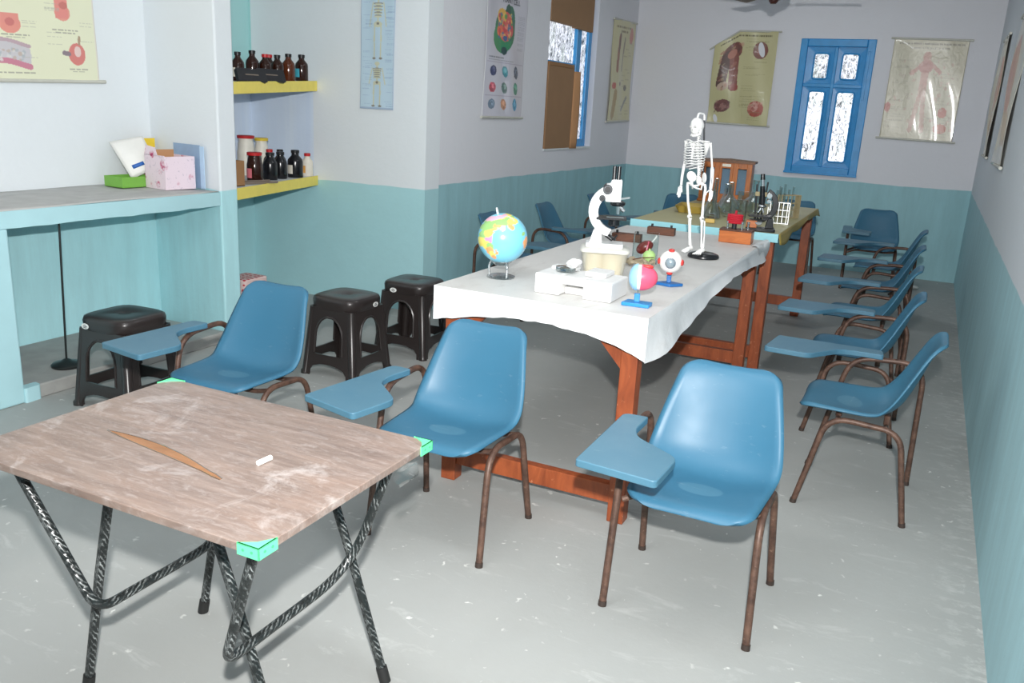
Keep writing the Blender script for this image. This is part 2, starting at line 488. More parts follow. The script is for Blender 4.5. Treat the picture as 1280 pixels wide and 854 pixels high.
# ------------------------------------------------------------------ mesh helpers
class MB:
    def __init__(s): s.v = []; s.f = []; s.uv = {}
    def add(s, vs, fs):
        o = len(s.v); s.v += [tuple(v) for v in vs]; s.f += [tuple(i+o for i in f) for f in fs]; return s
    def box(s, x0, x1, y0, y1, z0, z1, mat=None):
        vs = [(x, y, z) for z in (z0, z1) for y in (y0, y1) for x in (x0, x1)]
        if mat is not None: vs = [tuple(mat @ Vector(v)) for v in vs]
        return s.add(vs, [(0, 2, 3, 1), (4, 5, 7, 6), (0, 1, 5, 4), (2, 6, 7, 3), (0, 4, 6, 2), (1, 3, 7, 5)])
    def cyl(s, a, b, r0, r1=None, n=14, caps=True):
        r1 = r0 if r1 is None else r1
        a = Vector(a); b = Vector(b); d = (b-a).normalized()
        t = Vector((0, 0, 1)) if abs(d.z) < 0.9 else Vector((1, 0, 0))
        u = d.cross(t).normalized(); w_ = d.cross(u)
        vs = []
        for p, r in ((a, r0), (b, r1)):
            for i in range(n):
                an = 2*PI*i/n; vs.append(p + u*math.cos(an)*r + w_*math.sin(an)*r)
        fs = [(i, (i+1) % n, n+(i+1) % n, n+i) for i in range(n)]
        if caps: fs += [tuple(range(n))[::-1], tuple(range(n, 2*n))]
        return s.add(vs, fs)
    def tube(s, pts, r, n=10, caps=True):
        pts = [Vector(p) for p in pts]; rs = r if isinstance(r, (list, tuple)) else [r]*len(pts)
        vs = []; m = len(pts)
        d = (pts[1]-pts[0]).normalized()
        t = Vector((0, 0, 1)) if abs(d.z) < 0.9 else Vector((1, 0, 0))
        u = d.cross(t).normalized()
        L = 0.0; uvs = []
        for k, p in enumerate(pts):
            if k == 0: dk = pts[1]-pts[0]
            elif k == m-1: dk = pts[-1]-pts[-2]
            else: dk = (pts[k+1]-pts[k]).normalized() + (pts[k]-pts[k-1]).normalized()
            dk.normalize()
            u = (u - dk*u.dot(dk)).normalized(); w_ = dk.cross(u)
            if k: L += (pts[k]-pts[k-1]).length
            for i in range(n):
                an = 2*PI*i/n; vs.append(p + (u*math.cos(an) + w_*math.sin(an))*rs[k]); uvs.append((i/n*0.25, L*2))
        o = len(s.v)
        for i, q in enumerate(uvs): s.uv[o+i] = q
        fs = [(k*n+i, k*n+(i+1) % n, (k+1)*n+(i+1) % n, (k+1)*n+i) for k in range(m-1) for i in range(n)]
        if caps: fs += [tuple(range(n))[::-1], tuple(range((m-1)*n, m*n))]
        return s.add(vs, fs)
    def lathe(s, prof, n=20, c=(0, 0, 0), rot=None):
        vs = []; m = len(prof)
        for r, z in prof:
            for i in range(n):
                a = 2*PI*i/n; v = Vector((r*math.cos(a), r*math.sin(a), z))
                if rot is not None: v = rot @ v
                vs.append(v + Vector(c))
        fs = [(k*n+i, k*n+(i+1) % n, (k+1)*n+(i+1) % n, (k+1)*n+i) for k in range(m-1) for i in range(n)]
        if prof[0][0] > 1e-5: fs.append(tuple(range(n))[::-1])
        if prof[-1][0] > 1e-5: fs.append(tuple(range((m-1)*n, m*n)))
        return s.add(vs, fs)
    def ell(s, c, rx, ry, rz, n=16, m=10, rot=None):
        vs = []; c = Vector(c)
        for k in range(m+1):
            ph = -PI/2 + PI*k/m
            for i in range(n):
                a = 2*PI*i/n
                v = Vector((rx*math.cos(ph)*math.cos(a), ry*math.cos(ph)*math.sin(a), rz*math.sin(ph)))
                if rot is not None: v = rot @ v
                vs.append(c + v)
        fs = [(k*n+i, k*n+(i+1) % n, (k+1)*n+(i+1) % n, (k+1)*n+i) for k in range(m) for i in range(n)]
        return s.add(vs, fs)
    def prism(s, poly, z0, z1, mat=None):
        n = len(poly)
        vs = [(x, y, z0) for x, y in poly] + [(x, y, z1) for x, y in poly]
        if mat is not None: vs = [tuple(mat @ Vector(v)) for v in vs]
        fs = [tuple(range(n))[::-1], tuple(range(n, 2*n))] + [(i, (i+1) % n, n+(i+1) % n, n+i) for i in range(n)]
        return s.add(vs, fs)
    def grid(s, nu, nv, fn):
        vs = [fn(i/(nu-1), j/(nv-1)) for j in range(nv) for i in range(nu)]
        fs = [(j*nu+i, j*nu+i+1, (j+1)*nu+i+1, (j+1)*nu+i) for j in range(nv-1) for i in range(nu-1)]
        return s.add(vs, fs)
    def xf(s, mat):
        s.v = [tuple(mat @ Vector(v)) for v in s.v]; return s

def rounded(pts, rad, n=6):
    pts = [Vector(p) for p in pts]; out = [pts[0]]
    for k in range(1, len(pts)-1):
        a, b, c = pts[k-1], pts[k], pts[k+1]
        r = rad[k] if isinstance(rad, dict) else rad
        d1 = (a-b); d2 = (c-b); l = min(r, d1.length*0.49, d2.length*0.49)
        p1 = b + d1.normalized()*l; p2 = b + d2.normalized()*l
        for i in range(n+1):
            t = i/n; out.append(p1*(1-t)**2 + b*2*t*(1-t) + p2*t*t)
    out.append(pts[-1]); return out
def round_poly(pts, rad, n=5):
    pts = [Vector((*p, 0)) for p in pts]; out = []
    m = len(pts)
    for k in range(m):
        a, b, c = pts[k-1], pts[k], pts[(k+1) % m]
        r = rad[k] if isinstance(rad, (list, tuple)) else rad
        d1 = a-b; d2 = c-b; l = min(r, d1.length*0.49, d2.length*0.49)
        p1 = b + d1.normalized()*l; p2 = b + d2.normalized()*l
        for i in range(n+1):
            t = i/n; q = p1*(1-t)**2 + b*2*t*(1-t) + p2*t*t; out.append((q.x, q.y))
    return out
def spline(pts, n=6):
    P = [np.array(p, float) for p in pts]; P = [2*P[0]-P[1]] + P + [2*P[-1]-P[-2]]; out = []
    for k in range(1, len(P)-2):
        for i in range(n):
            t = i/n; a, b, c, d = P[k-1:k+3]
            out.append(0.5*((2*b) + (c-a)*t + (2*a-5*b+4*c-d)*t*t + (3*b-a-3*c+d)*t**3))
    out.append(P[-2]); return out

def obj(name, mb, mat, parent=None, smooth=40, bevel=0.0, solid=0.0, loc=None, rot=None, sub=0):
    me = bpy.data.meshes.new(name)
    me.from_pydata(mb.v, [], mb.f); me.update()
    if mb.uv:
        uvl = me.uv_layers.new(name='UVMap')
        for lp in me.loops: uvl.data[lp.index].uv = mb.uv.get(lp.vertex_index, (0, 0))
    bm = bmesh.new(); bm.from_mesh(me)
    bmesh.ops.recalc_face_normals(bm, faces=bm.faces)
    bm.to_mesh(me); bm.free()
    me.materials.append(MATS[mat])
    if smooth:
        for p in me.polygons: p.use_smooth = True
        me.set_sharp_from_angle(angle=math.radians(smooth))
    o = bpy.data.objects.new(name, me); COL.objects.link(o)
    if parent is not None: o.parent = parent
    if loc is not None: o.location = loc
    if rot is not None: o.rotation_euler = rot
    if solid:
        m = o.modifiers.new('solid', 'SOLIDIFY'); m.thickness = solid; m.offset = 0
    if bevel:
        m = o.modifiers.new('bevel', 'BEVEL'); m.width = bevel; m.segments = 2; m.limit_method = 'ANGLE'; m.angle_limit = math.radians(40)
    if sub:
        m = o.modifiers.new('sub', 'SUBSURF'); m.levels = sub; m.render_levels = sub
    return o
def tag(o, label, cat, group=None):
    o['label'] = label; o['category'] = cat
    if group: o['group'] = group
    return o
def thing(name, label, cat, loc=(0, 0, 0), rz=0.0, group=None):
    o = bpy.data.objects.new(name, None); COL.objects.link(o)
    o.empty_display_size = 0.1
    o.location = loc; o.rotation_euler = (0, 0, rz)
    return tag(o, label, cat, group)
def struct(name, mb, mat, parent=None, **kw):
    o = obj(name, mb, mat, parent, **kw)
    if parent is None: o['kind'] = 'structure'
    return o
def copy_tree(root, parent=None):
    c = root.copy(); COL.objects.link(c)
    if parent is not None: c.parent = parent
    for ch in list(root.children): copy_tree(ch, c)
    return c

# ------------------------------------------------------------------ setting
XR, XL, YB, YA, XW, XC, ZC = 0.397, -3.385, 10.15, 5.5, -4.68, -3.98, 3.1
YF = -1.5
struct('floor', MB().box(-5.2, 0.65, YF-0.2, YB+0.25, -0.12, 0), 'concrete_floor')
struct('ceiling', MB().box(-5.2, 0.65, YF-0.2, YB+0.25, ZC, ZC+0.1), 'ceiling_white')
struct('wall_right', MB().box(XR, XR+0.2, YF-0.2, YB+0.2, 0, ZC), 'wall_paint_right_lit')
# back wall with the window opening
WX0, WX1, WZ0, WZ1 = -1.51, -0.745, 1.035, 2.455
b = MB()
b.box(XL-0.25, WX0, YB, YB+0.2, 0, ZC).box(WX1, XR, YB, YB+0.2, 0, ZC)
b.box(WX0, WX1, YB, YB+0.2, 0, WZ0).box(WX0, WX1, YB, YB+0.2, WZ1, ZC)
struct('wall_back', b, 'wall_paint_far_dim', smooth=0)
# left wall of the far part, with its window opening
SY0, SY1, SZ0, SZ1 = 7.62, 8.87, 1.205, 2.75
b = MB()
b.box(XL-0.25, XL, YA+0.2, SY0, 0, ZC).box(XL-0.25, XL, SY1, YB, 0, ZC)
b.box(XL-0.25, XL, SY0, SY1, 0, SZ0).box(XL-0.25, XL, SY0, SY1, SZ1, ZC)
struct('wall_left', b, 'wall_paint_far_dim', smooth=0)
struct('wall_alcove_side', MB().box(-5.20, XL, YA, YA+0.2, 0, ZC), 'alcove_paint_lit', smooth=0)
struct('wall_alcove_back', MB().box(-5.20, -5.05, 4.155, YA, 0, ZC), 'alcove_paint_lit', smooth=0)
struct('wall_pier', MB().prism([(-5.05, 4.195), (XC, 4.19), (XC, 4.04), (XW-0.05, 4.155), (-5.05, 4.155)], 0, ZC), 'pier_paint_lit', smooth=0, bevel=0.012)
struct('wall_left_front', MB().box(-4.9, XW, YF, 4.165, 0, ZC), 'wall_paint_near_lit', smooth=0)
struct('wall_front', MB().box(-4.68, XR, YF-0.2, YF, 0, ZC), 'wall_paint_near_lit', smooth=0)
# the built-in counter of the recess: slab, end pier and raised plinth
slab = MB()
ny = 30
ys = [1.6 + (4.038-1.6)*i/(ny-1) for i in range(ny)]
rr = random.Random(3)
for i, y in enumerate(ys):
    e = rr.uniform(-0.0035, 0.0035)
    for (x, z) in ((XW, 0.975), (XC+e*0.4, 0.978), (XC+e*0.4, 0.893+e), (XW, 0.895)):
        slab.v.append((x, y, z))
for i in range(ny-1):
    for k in range(4):
        slab.f.append((i*4+k, i*4+(k+1) % 4, (i+1)*4+(k+1) % 4, (i+1)*4+k))
slab.f += [(0, 1, 2, 3), tuple((ny-1)*4+k for k in range(4))]
ct = struct('trim_1', slab, 'counter_teal', smooth=0)
ct['label'] = 'built-in teal plastered counter slab along the left wall'
top = MB().grid(12, 24, lambda u, v: (XW+0.002 + (XC-0.012-XW)*u, 1.62+(4.035-1.62)*v, 0.9805 + 0.002*math.sin(9*u+17*v)))
obj('concrete_top', top, 'counter_concrete', ct, solid=0.004)
struct('trim_2', MB().box(XW, XC+0.002, 1.6, 2.635, 0, 0.894), 'counter_teal', smooth=0, bevel=0.01)
pl = MB().box(XW, XC-0.005, 2.635, 4.04, 0, 0.075)
struct('trim_3', pl, 'step_concrete', smooth=0, bevel=0.008)
foot = MB()
foot.prism(round_poly([(XC-0.05, 2.63), (XC+0.012, 2.63), (XC+0.006, 2.72), (XC-0.05, 2.73)], 0.015), 0, 0.078)
struct('trim_4', foot, 'counter_teal', smooth=30)
# recess back is painted teal under the counter (own skin of paint on the plaster)
# ------------------------------------------------------------------ alcove shelves
def alcove_shelf(name, zl, zr, label):
    t = thing(name, label, 'shelf', (0, 0, 0), group='yellow edged alcove shelves')
    fl, fr = (-4.0, 4.195), (-4.375, 5.495)
    th = 0.055
    def p(x, y, z): return (x, y, z)
    b = MB()
    vs = [(-5.045, 4.195, zl-th), (fl[0]-0.012, fl[1], zl-th), (fr[0]-0.012, fr[1], zr-th), (-5.045, 5.495, zr-th),
          (-5.045, 4.195, zl), (fl[0]-0.012, fl[1], zl), (fr[0]-0.012, fr[1], zr), (-5.045, 5.495, zr)]
    b.add(vs, [(0, 3, 2, 1), (4, 5, 6, 7), (0, 1, 5, 4), (1, 2, 6, 5), (2, 3, 7, 6), (3, 0, 4, 7)])
    obj('shelf_slab', b, 'shelf_under_white', t, smooth=0)
    e = MB()
    z0, z1 = 0.004, 0.072
    vs = []
    for (x, y), z in ((fl, zl), (fr, zr)):
        vs += [(x-0.012, y, z-z1), (x, y, z-z1), (x, y, z+z0), (x-0.012, y, z+z0)]
    e.add(vs, [(0, 1, 2, 3), (7, 6, 5, 4), (0, 4, 5, 1), (1, 5, 6, 2), (2, 6, 7, 3), (3, 7, 4, 0)])
    obj('front_edge', e, 'shelf_yellow', t, smooth=0, bevel=0.003)
    return t
Z1L, Z1R, Z2L, Z2R = 1.645, 1.695, 0.985, 0.975
alcove_shelf('wall_shelf', Z1L, Z1R, 'upper yellow edged alcove shelf holding amber bottles and black boxes')
alcove_shelf('wall_shelf', Z2L, Z2R, 'lower yellow edged alcove shelf at dado height holding jars and bottles')
def shelf_z(y, up):
    t = (y-4.195)/1.30
    return (Z1L+(Z1R-Z1L)*t) if up else (Z2L+(Z2R-Z2L)*t)

# ------------------------------------------------------------------ windows
def window_back():
    t = bpy.data.objects.new('window_1', None); COL.objects.link(t); t['kind'] = 'structure'
    t['label'] = 'blue painted wooden casement window with four pebbled panes'
    t.location = (0, YB, 0)
    x0, x1, z0, z1 = WX0, WX1, WZ0, WZ1
    y0, y1 = -0.012, 0.10
    f = MB()
    f.box(x0, x0+0.075, y0, y1, z0, z1).box(x1-0.085, x1, y0, y1, z0, z1)
    f.box(x0+0.075, x1-0.085, y0, y1, z1-0.08, z1).box(x0+0.075, x1-0.085, y0, y1, z0, z0+0.075)
    obj('outer_frame', f, 'window_blue', t, smooth=0, bevel=0.008)
    sill = MB().box(x0-0.005, x1+0.005, -0.03, 0.0, z0-0.012, z0+0.012)
    obj('sill', sill, 'window_blue', t, smooth=0, bevel=0.004)
    sx0, sx1 = x0+0.075, x1-0.085; sz0, sz1 = z0+0.075, z1-0.08
    cxm = (sx0+sx1)/2; zt = sz1-0.40
    cols = ((sx0, cxm), (cxm, sx1)); rows = ((sz0, zt), (zt, sz1))
    k = 0
    for ci, (a, bb) in enumerate(cols):
        for ri, (c, d) in enumerate(rows):
            m = 0.062 if ri == 0 else 0.068
            hole = round_poly([(a+m+0.012*(1-ci), c+m), (bb-m, c+m), (bb-m, d-m), (a+m+0.012*(1-ci), d-m)], 0.03, 4)
            outer = []
            for (hx, hz) in hole:
                outer.append((a if hx < (a+bb)/2 else bb, c if hz < (c+d)/2 else d))
            nn = len(hole)
            s = MB()
            vs = []
            for (hx, hz), (ox, oz) in zip(hole, outer):
                vs += [(hx, 0.03, hz), (ox, 0.022, oz), (hx, 0.06, hz), (ox, 0.06, oz)]
            s.v = vs
            for i in range(nn):
                j = (i+1) % nn
                s.f += [(4*i, 4*j, 4*j+1, 4*i+1), (4*i, 4*i+2, 4*j+2, 4*j), (4*i+2, 4*i+3, 4*j+3, 4*j+2)]
            # raised bead round the pane
            obj('sash_panel', s, 'window_blue', t, smooth=30)
            bead = MB().tube([(hx, 0.024, hz) for hx, hz in hole] + [(hole[0][0], 0.024, hole[0][1])], 0.009, 6, False)
            obj('glazing_bead', bead, 'window_blue', t)
            pn = MB().box(a+m-0.01, bb-m+0.01, 0.045, 0.05, c+m-0.01, d-m+0.01)
            obj('pane', pn, 'pebbled_pane_dark' if ri else 'pebbled_pane', t, smooth=0)
    # meeting stile
    obj('mullion', MB().box(cxm-0.018, cxm+0.018, 0.004, 0.05, sz0, sz1), 'window_blue', t, smooth=0, bevel=0.006)
    obj('transom', MB().box(sx0, sx1, 0.006, 0.05, zt-0.02, zt+0.02), 'window_blue', t, smooth=0, bevel=0.006)
    obj('hinge_strip', MB().box(x1-0.07, x1-0.045, -0.018, -0.008, z1-0.62, z1-0.12), 'window_blue', t, smooth=0, bevel=0.003)
    return t
window_back()

def window_side():
    t = bpy.data.objects.new('window_2', None); COL.objects.link(t); t['kind'] = 'structure'
    t['label'] = 'blue framed side window deep in the left wall'
    X0, X1 = XL-0.125, XL-0.06
    f = MB()
    f.box(X0, X1, SY0, SY0+0.07, SZ0, SZ1).box(X0, X1, SY1-0.09, SY1, SZ0, SZ1)
    f.box(X0, X1, SY0+0.07, SY1-0.09, SZ1-0.08, SZ1).box(X0, X1, SY0+0.07, SY1-0.09, SZ0, SZ0+0.08)
    obj('outer_frame', f, 'window_blue', t, smooth=0, bevel=0.006)
    ym = 8.50
    obj('mullion', MB().box(X0+0.005, X1+0.01, ym-0.055, ym+0.055, SZ0+0.08, SZ1-0.08), 'window_blue', t, smooth=0, bevel=0.006)
    obj('transom', MB().box(X0+0.005, X1+0.006, SY0+0.07, ym-0.055, 1.93, 2.03), 'window_blue', t, smooth=0, bevel=0.006)
    obj('pane', MB().box(X0+0.03, X0+0.036, SY0+0.06, ym-0.05, 2.02, SZ1-0.07), 'pebbled_pane_side', t, smooth=0)
    obj('pane', MB().box(X0+0.03, X0+0.036, SY0+0.06, ym-0.05, SZ0+0.07, 1.94), 'pebbled_pane_side', t, smooth=0)
    obj('pane', MB().box(X0+0.03, X0+0.036, ym+0.05, SY1-0.08, SZ0+0.07, SZ1-0.07), 'pebbled_pane_side', t, smooth=0)
    obj('sill', MB().box(XL-0.25, XL+0.012, SY0, SY1, SZ0-0.015, SZ0+0.004), 'shelf_under_white', t, smooth=0)
window_side()
# cardboard blocking parts of the side window
t = thing('cardboard_sheet', 'brown folded cardboard standing in the lower side window', 'cardboard', (0, 0, 0))
m = MB().box(XL-0.045, XL+0.014, 7.63, 8.26, 1.206, 1.98)
obj('panel', m, 'cardboard_dark', t, smooth=0, bevel=0.004)
fl = MB().grid(6, 12, lambda u, v: (XL+0.014 + 0.03*math.sin(u*1.5), 8.255+0.13*u*(0.7+0.3*math.sin(2.6*v+0.4)), 1.20+0.75*v))
obj('flap', fl, 'cardboard_light', t, solid=0.005)
obj('top_fold', MB().box(XL-0.043, XL+0.02, 7.63, 8.24, 1.975, 2.01), 'cardboard', t, smooth=0, bevel=0.004)
t = thing('cardboard_sheet', 'brown cardboard hung across the top of the side window', 'cardboard', (0, 0, 0))
obj('panel', MB().box(XL-0.05, XL+0.005, 7.63, 8.24, 2.37, 2.745), 'cardboard_dark', t, smooth=0, bevel=0.004)
obj('panel', MB().box(XL-0.045, XL-0.005, 8.25, 8.74, 2.36, 2.745), 'cardboard_dark', t, smooth=0, bevel=0.004)

# ------------------------------------------------------------------ wall charts
class Cv:
    def __init__(s, w_, h_, bgc): s.w = w_; s.h = h_; s.a = np.zeros((h_, w_, 3)); s.a[:] = bgc; s.Y, s.X = np.mgrid[0:h_, 0:w_]; s.X = (s.X+0.5)/w_; s.Y = (s.Y+0.5)/h_; s.r = np.random.RandomState(5)
    def ell(s, cx, cy, rx, ry, col, rot=0.0, al=1.0):
        c, q = math.cos(rot), math.sin(rot); asp = s.h/s.w
        dx = s.X-cx; dy = (s.Y-cy)*asp
        a = (dx*c+dy*q)/rx; b_ = (-dx*q+dy*c)/(ry*asp)
        m = (a*a+b_*b_) < 1; s.a[m] = s.a[m]*(1-al)+np.array(col)*al; return s
    def rect(s, x0, x1, y0, y1, col, al=1.0):
        m = (s.X >= x0) & (s.X <= x1) & (s.Y >= y0) & (s.Y <= y1); s.a[m] = s.a[m]*(1-al)+np.array(col)*al; return s
    def line(s, x0, y0, x1, y1, wd, col, al=1.0):
        asp = s.h/s.w; dx, dy = x1-x0, (y1-y0)*asp; L2 = dx*dx+dy*dy
        px = s.X-x0; py = (s.Y-y0)*asp
        t_ = np.clip((px*dx+py*dy)/L2, 0, 1); d = np.hypot(px-t_*dx, py-t_*dy)
        m = d < wd/2; s.a[m] = s.a[m]*(1-al)+np.array(col)*al; return s
    def text(s, x0, x1, y, hgt, col, al=0.6):
        # a line of print too small to read: broken dashes
        x = x0
        while x < x1-0.005:
            L = s.r.uniform(0.01, 0.045); s.rect(x, min(x1, x+L), y-hgt/2, y+hgt/2, col, al); x += L+0.008
        return s
    def speck(s, x0, x1, y0, y1, cols, n, rmin, rmax, al=0.9):
        for i in range(n):
            s.ell(s.r.uniform(x0, x1), s.r.uniform(y0, y1), s.r.uniform(rmin, rmax), s.r.uniform(rmin, rmax)*s.w/s.h, cols[s.r.randint(len(cols))], s.r.uniform(0, 3), al)
        return s
def chart(name, cv, mat, P00, U, V, label, rods=True, rod_over=0.02, wave=0.004, top_fn=None, group='wall charts', nrm=None, seed=0, curl=0.0):
    """P00 top-left corner, U across, V down the sheet; nrm points into the room"""
    P00 = Vector(P00); U = Vector(U); V = Vector(V)
    nrm = Vector(nrm).normalized()
    t = thing(name, label, 'poster', tuple(P00+V+U*0.5), group=group)
    org = Vector(t.location)
    nu, nv = cv.w, cv.h
    b = MB(); r = np.random.RandomState(seed); ph = r.uniform(0, 6, 4)
    def fn(u, v):
        off = 0.010 + wave*(math.sin(5*u+ph[0]+2*v)+math.sin(7*v+ph[1]-3*u)+0.6*math.sin(13*u-4*v+ph[2])+1.0) + curl*(max(0, 1-u*4)**2)
        vv = v
        p = P00 + U*u + V*vv + nrm*off
        if top_fn: p = p - V*0 + V*(top_fn(u)*(1-v))
        return tuple(p-org)
    b.grid(nu, nv, fn)
    o = obj('sheet', b, mat, t, smooth=180)
    ca = o.data.color_attributes.new('Col', 'FLOAT_COLOR', 'POINT')
    a4 = np.ones((nv*nu, 4), dtype=np.float32); a = cv.a.reshape(-1, 3)/255.0
    a = np.where(a <= 0.04045, a/12.92, ((a+0.055)/1.055)**2.4)
    a4[:, :3] = a; ca.data.foreach_set('color', a4.ravel())
    o.modifiers.new('solid', 'SOLIDIFY').thickness = 0.0015
    if rods:
        ov = U.normalized()*rod_over
        pb0 = P00+V-ov+nrm*0.014-org; pb1 = P00+V+U+ov+nrm*0.014-org
        obj('rod', MB().cyl(pb0, pb1, 0.011, n=10), 'rod_grey', t)
        if top_fn:
            k = 0.38
            pts = [P00+V*top_fn(0)-ov*2-V*(-0.04), P00+U*k+V*top_fn(k), P00+U+ov+V*top_fn(1)]
            obj('rod', MB().tube([tuple(p+nrm*0.014-org) for p in pts], 0.010, 8), 'rod_grey', t)
        else:
            obj('rod', MB().cyl(P00-ov+nrm*0.014-org, P00+U+ov+nrm*0.014-org, 0.011, n=10), 'rod_grey', t)
    return t
INK = (120, 120, 118)
# digestive organ chart, front left
c = Cv(230, 270, (226, 228, 198))
c.rect(0, 0.012, 0, 1, (214, 214, 200)).rect(0.985, 1, 0, 1, (222, 214, 206))
c.ell(0.40, 0.70, 0.07, 0.05, (226, 120, 110)).rect(0.34, 0.46, 0.645, 0.70, (224, 118, 112)).ell(0.40, 0.69, 0.03, 0.022, (196, 84, 88))
c.ell(0.76, 0.62, 0.055, 0.045, (224, 128, 116)).rect(0.71, 0.80, 0.55, 0.65, (222, 110, 108)).ell(0.77, 0.58, 0.03, 0.02, (190, 80, 80))
c.ell(0.84, 0.845, 0.062, 0.062, (206, 92, 92)).ell(0.845, 0.83, 0.025, 0.03, (226, 190, 190)).line(0.86, 0.785, 0.865, 0.75, 0.02, (150, 120, 96)).line(0.78, 0.845, 0.75, 0.84, 0.03, (110, 90, 110))
for i in range(60):
    x = 0.05+0.45*i/59; yb = 0.855+0.018*math.sin(x*14)
    c.ell(x, yb, 0.02, 0.055, (190, 186, 200)); 
for i in range(60):
    x = 0.05+0.46*i/59; yb = 0.855+0.018*math.sin(x*14)
    c.ell(x, yb-0.055, 0.014, 0.010, (172, 140, 160)).ell(x, yb+0.055, 0.016, 0.016, (190, 96, 130) if x > 0.3 else (160, 130, 180))
c.speck(0.10, 0.48, 0.83, 0.89, [(150, 160, 176), (212, 210, 214), (176, 150, 140)], 60, 0.006, 0.014, 0.7)
for (x0, x1, y) in [(0.34, 0.52, 0.755), (0.37, 0.49, 0.768), (0.68, 0.86, 0.715), (0.70, 0.84, 0.73), (0.30, 0.55, 0.955), (0.78, 0.92, 0.93), (0.80, 0.90, 0.942)]: c.text(x0, x1, y, 0.006, (130, 128, 120), 0.8)
for i in range(26):
    x = c.r.choice([0.22, 0.48, 0.64, 0.88]); c.text(x, x+0.1, 0.52+0.45*c.r.rand(), 0.004, (160, 160, 150), 0.6)
c.ell(0.3, 0.3, 0.15, 0.12, (210, 120, 110)).ell(0.7, 0.3, 0.13, 0.15, (196, 110, 120))
c.a = c.a*0.72+np.array((226, 226, 204))*0.28
chart('wall_chart', c, 'print_matt', (XW, 2.86, 2.575), (0, 0.905, 0.03), (0, 0.005, -1.0), 'cream digestive organ chart above the counter on the left', nrm=(1, 0, 0), rod_over=0.045, seed=1)
# skeleton chart
c = Cv(80, 250, (192, 216, 232))
c.rect(0, 0.03, 0, 1, (170, 186, 210)).rect(0.96, 1, 0, 1, (176, 190, 212)).rect(0, 1, 0.985, 1, (150, 170, 200))
def fig(cv, cx, y0, s_, col=(214, 206, 160), dk=(110, 92, 72)):
    cv.ell(cx, y0, 0.075, 0.022*s_, col).line(cx, y0+0.02, cx, y0+0.20*s_, 0.05, col)
    for k in range(5): cv.ell(cx, y0+(0.055+0.022*k)*s_, 0.14-0.01*k, 0.008, dk, 0, 0.75).ell(cx, y0+(0.062+0.022*k)*s_, 0.12, 0.006, col)
    cv.ell(cx, y0+0.205*s_, 0.12, 0.022*s_, col).ell(cx, y0+0.20*s_, 0.04, 0.01, dk)
    for q in (-1, 1):
        cv.line(cx+q*0.15, y0+0.05*s_, cx+q*0.20, y0+0.14*s_, 0.03, col).line(cx+q*0.20, y0+0.14*s_, cx+q*0.24, y0+0.22*s_, 0.03, col)
        cv.line(cx+q*0.09, y0+0.215*s_, cx+q*0.10, y0+0.33*s_, 0.045, col).line(cx+q*0.10, y0+0.33*s_, cx+q*0.09, y0+0.45*s_, 0.035, col)
        cv.ell(cx+q*0.10, y0+0.455*s_, 0.05, 0.008, dk)
fig(c, 0.50, 0.16, 1.0); fig(c, 0.50, 0.655, 0.70)
for i in range(90):
    x = c.r.choice([0.07, 0.14, 0.72, 0.78]); c.text(x, x+0.2, c.r.rand(), 0.004, (120, 150, 190), 0.55)
c.a = c.a*0.65+np.array((196, 216, 230))*0.35
chart('wall_chart', c, 'print_matt', (-3.955, YA, 2.46), (0.30, 0, 0), (-0.015, 0, -0.945), 'narrow pale blue chart of human skeletons by the alcove', nrm=(0, -1, 0), rods=False, wave=0.002, seed=2)
# plant cell chart
c = Cv(120, 180, (206, 204, 214))
c.rect(0, 0.02, 0, 1, (232, 234, 236))
top = 0.0
c.ell(0.46, 0.34, 0.24, 0.15, (36, 120, 80)).ell(0.40, 0.40, 0.22, 0.11, (44, 140, 84)).ell(0.58, 0.28, 0.12, 0.13, (36, 110, 78)).ell(0.52, 0.19, 0.06, 0.05, (34, 84, 66)).ell(0.45, 0.49, 0.07, 0.03, (38, 70, 60))
c.ell(0.47, 0.31, 0.17, 0.11, (216, 96, 84)).ell(0.38, 0.24, 0.10, 0.06, (226, 178, 72)).ell(0.34, 0.35, 0.07, 0.04, (232, 110, 60)).ell(0.60, 0.33, 0.06, 0.05, (206, 70, 70))
c.speck(0.30, 0.62, 0.22, 0.40, [(232, 200, 90), (206, 60, 66), (90, 150, 80), (240, 150, 120), (70, 110, 150)], 60, 0.012, 0.03, 0.85)
c.ell(0.47, 0.395, 0.05, 0.02, (60, 90, 140))
for i in range(22): 
    y = 0.2+0.27*i/21; c.text(0.78, 0.95, y, 0.005, (150, 150, 160), 0.5)
c.text(0.08, 0.45, 0.545, 0.009, (110, 110, 120), 0.8).text(0.08, 0.7, 0.562, 0.006, (130, 130, 140), 0.8)
pics = [(60, 60, 96), (80, 150, 160), (70, 84, 110), (196, 76, 90), (90, 120, 110), (70, 140, 120), (110, 130, 150), (200, 140, 100), (70, 150, 190)]
for k, col in enumerate(pics):
    cx = 0.20+0.29*(k % 3); cy = 0.645+0.125*(k//3)
    c.ell(cx, cy, 0.075, 0.038, col, 0.6*(k % 3)).ell(cx+0.01, cy-0.01, 0.035, 0.018, tuple(min(255, v+50) for v in col), 0.3)
    c.speck(cx-0.05, cx+0.05, cy-0.03, cy+0.03, [tuple(int(v*0.75) for v in col), tuple(min(255, int(v*1.25)) for v in col)], 8, 0.008, 0.02, 0.7)
for y in (0.58, 0.705, 0.83): c.line(0.05, y, 0.97, y, 0.006, (170, 160, 180), 0.8)
PC = chart('wall_chart', c, 'print_laminate', (XL, 6.36, 2.545), (0, 0.72, 0.0), (0, -0.01, -1.055), 'tall plant cell chart with rows of small organelle pictures', nrm=(1, 0, 0), rod_over=0.03, seed=3)
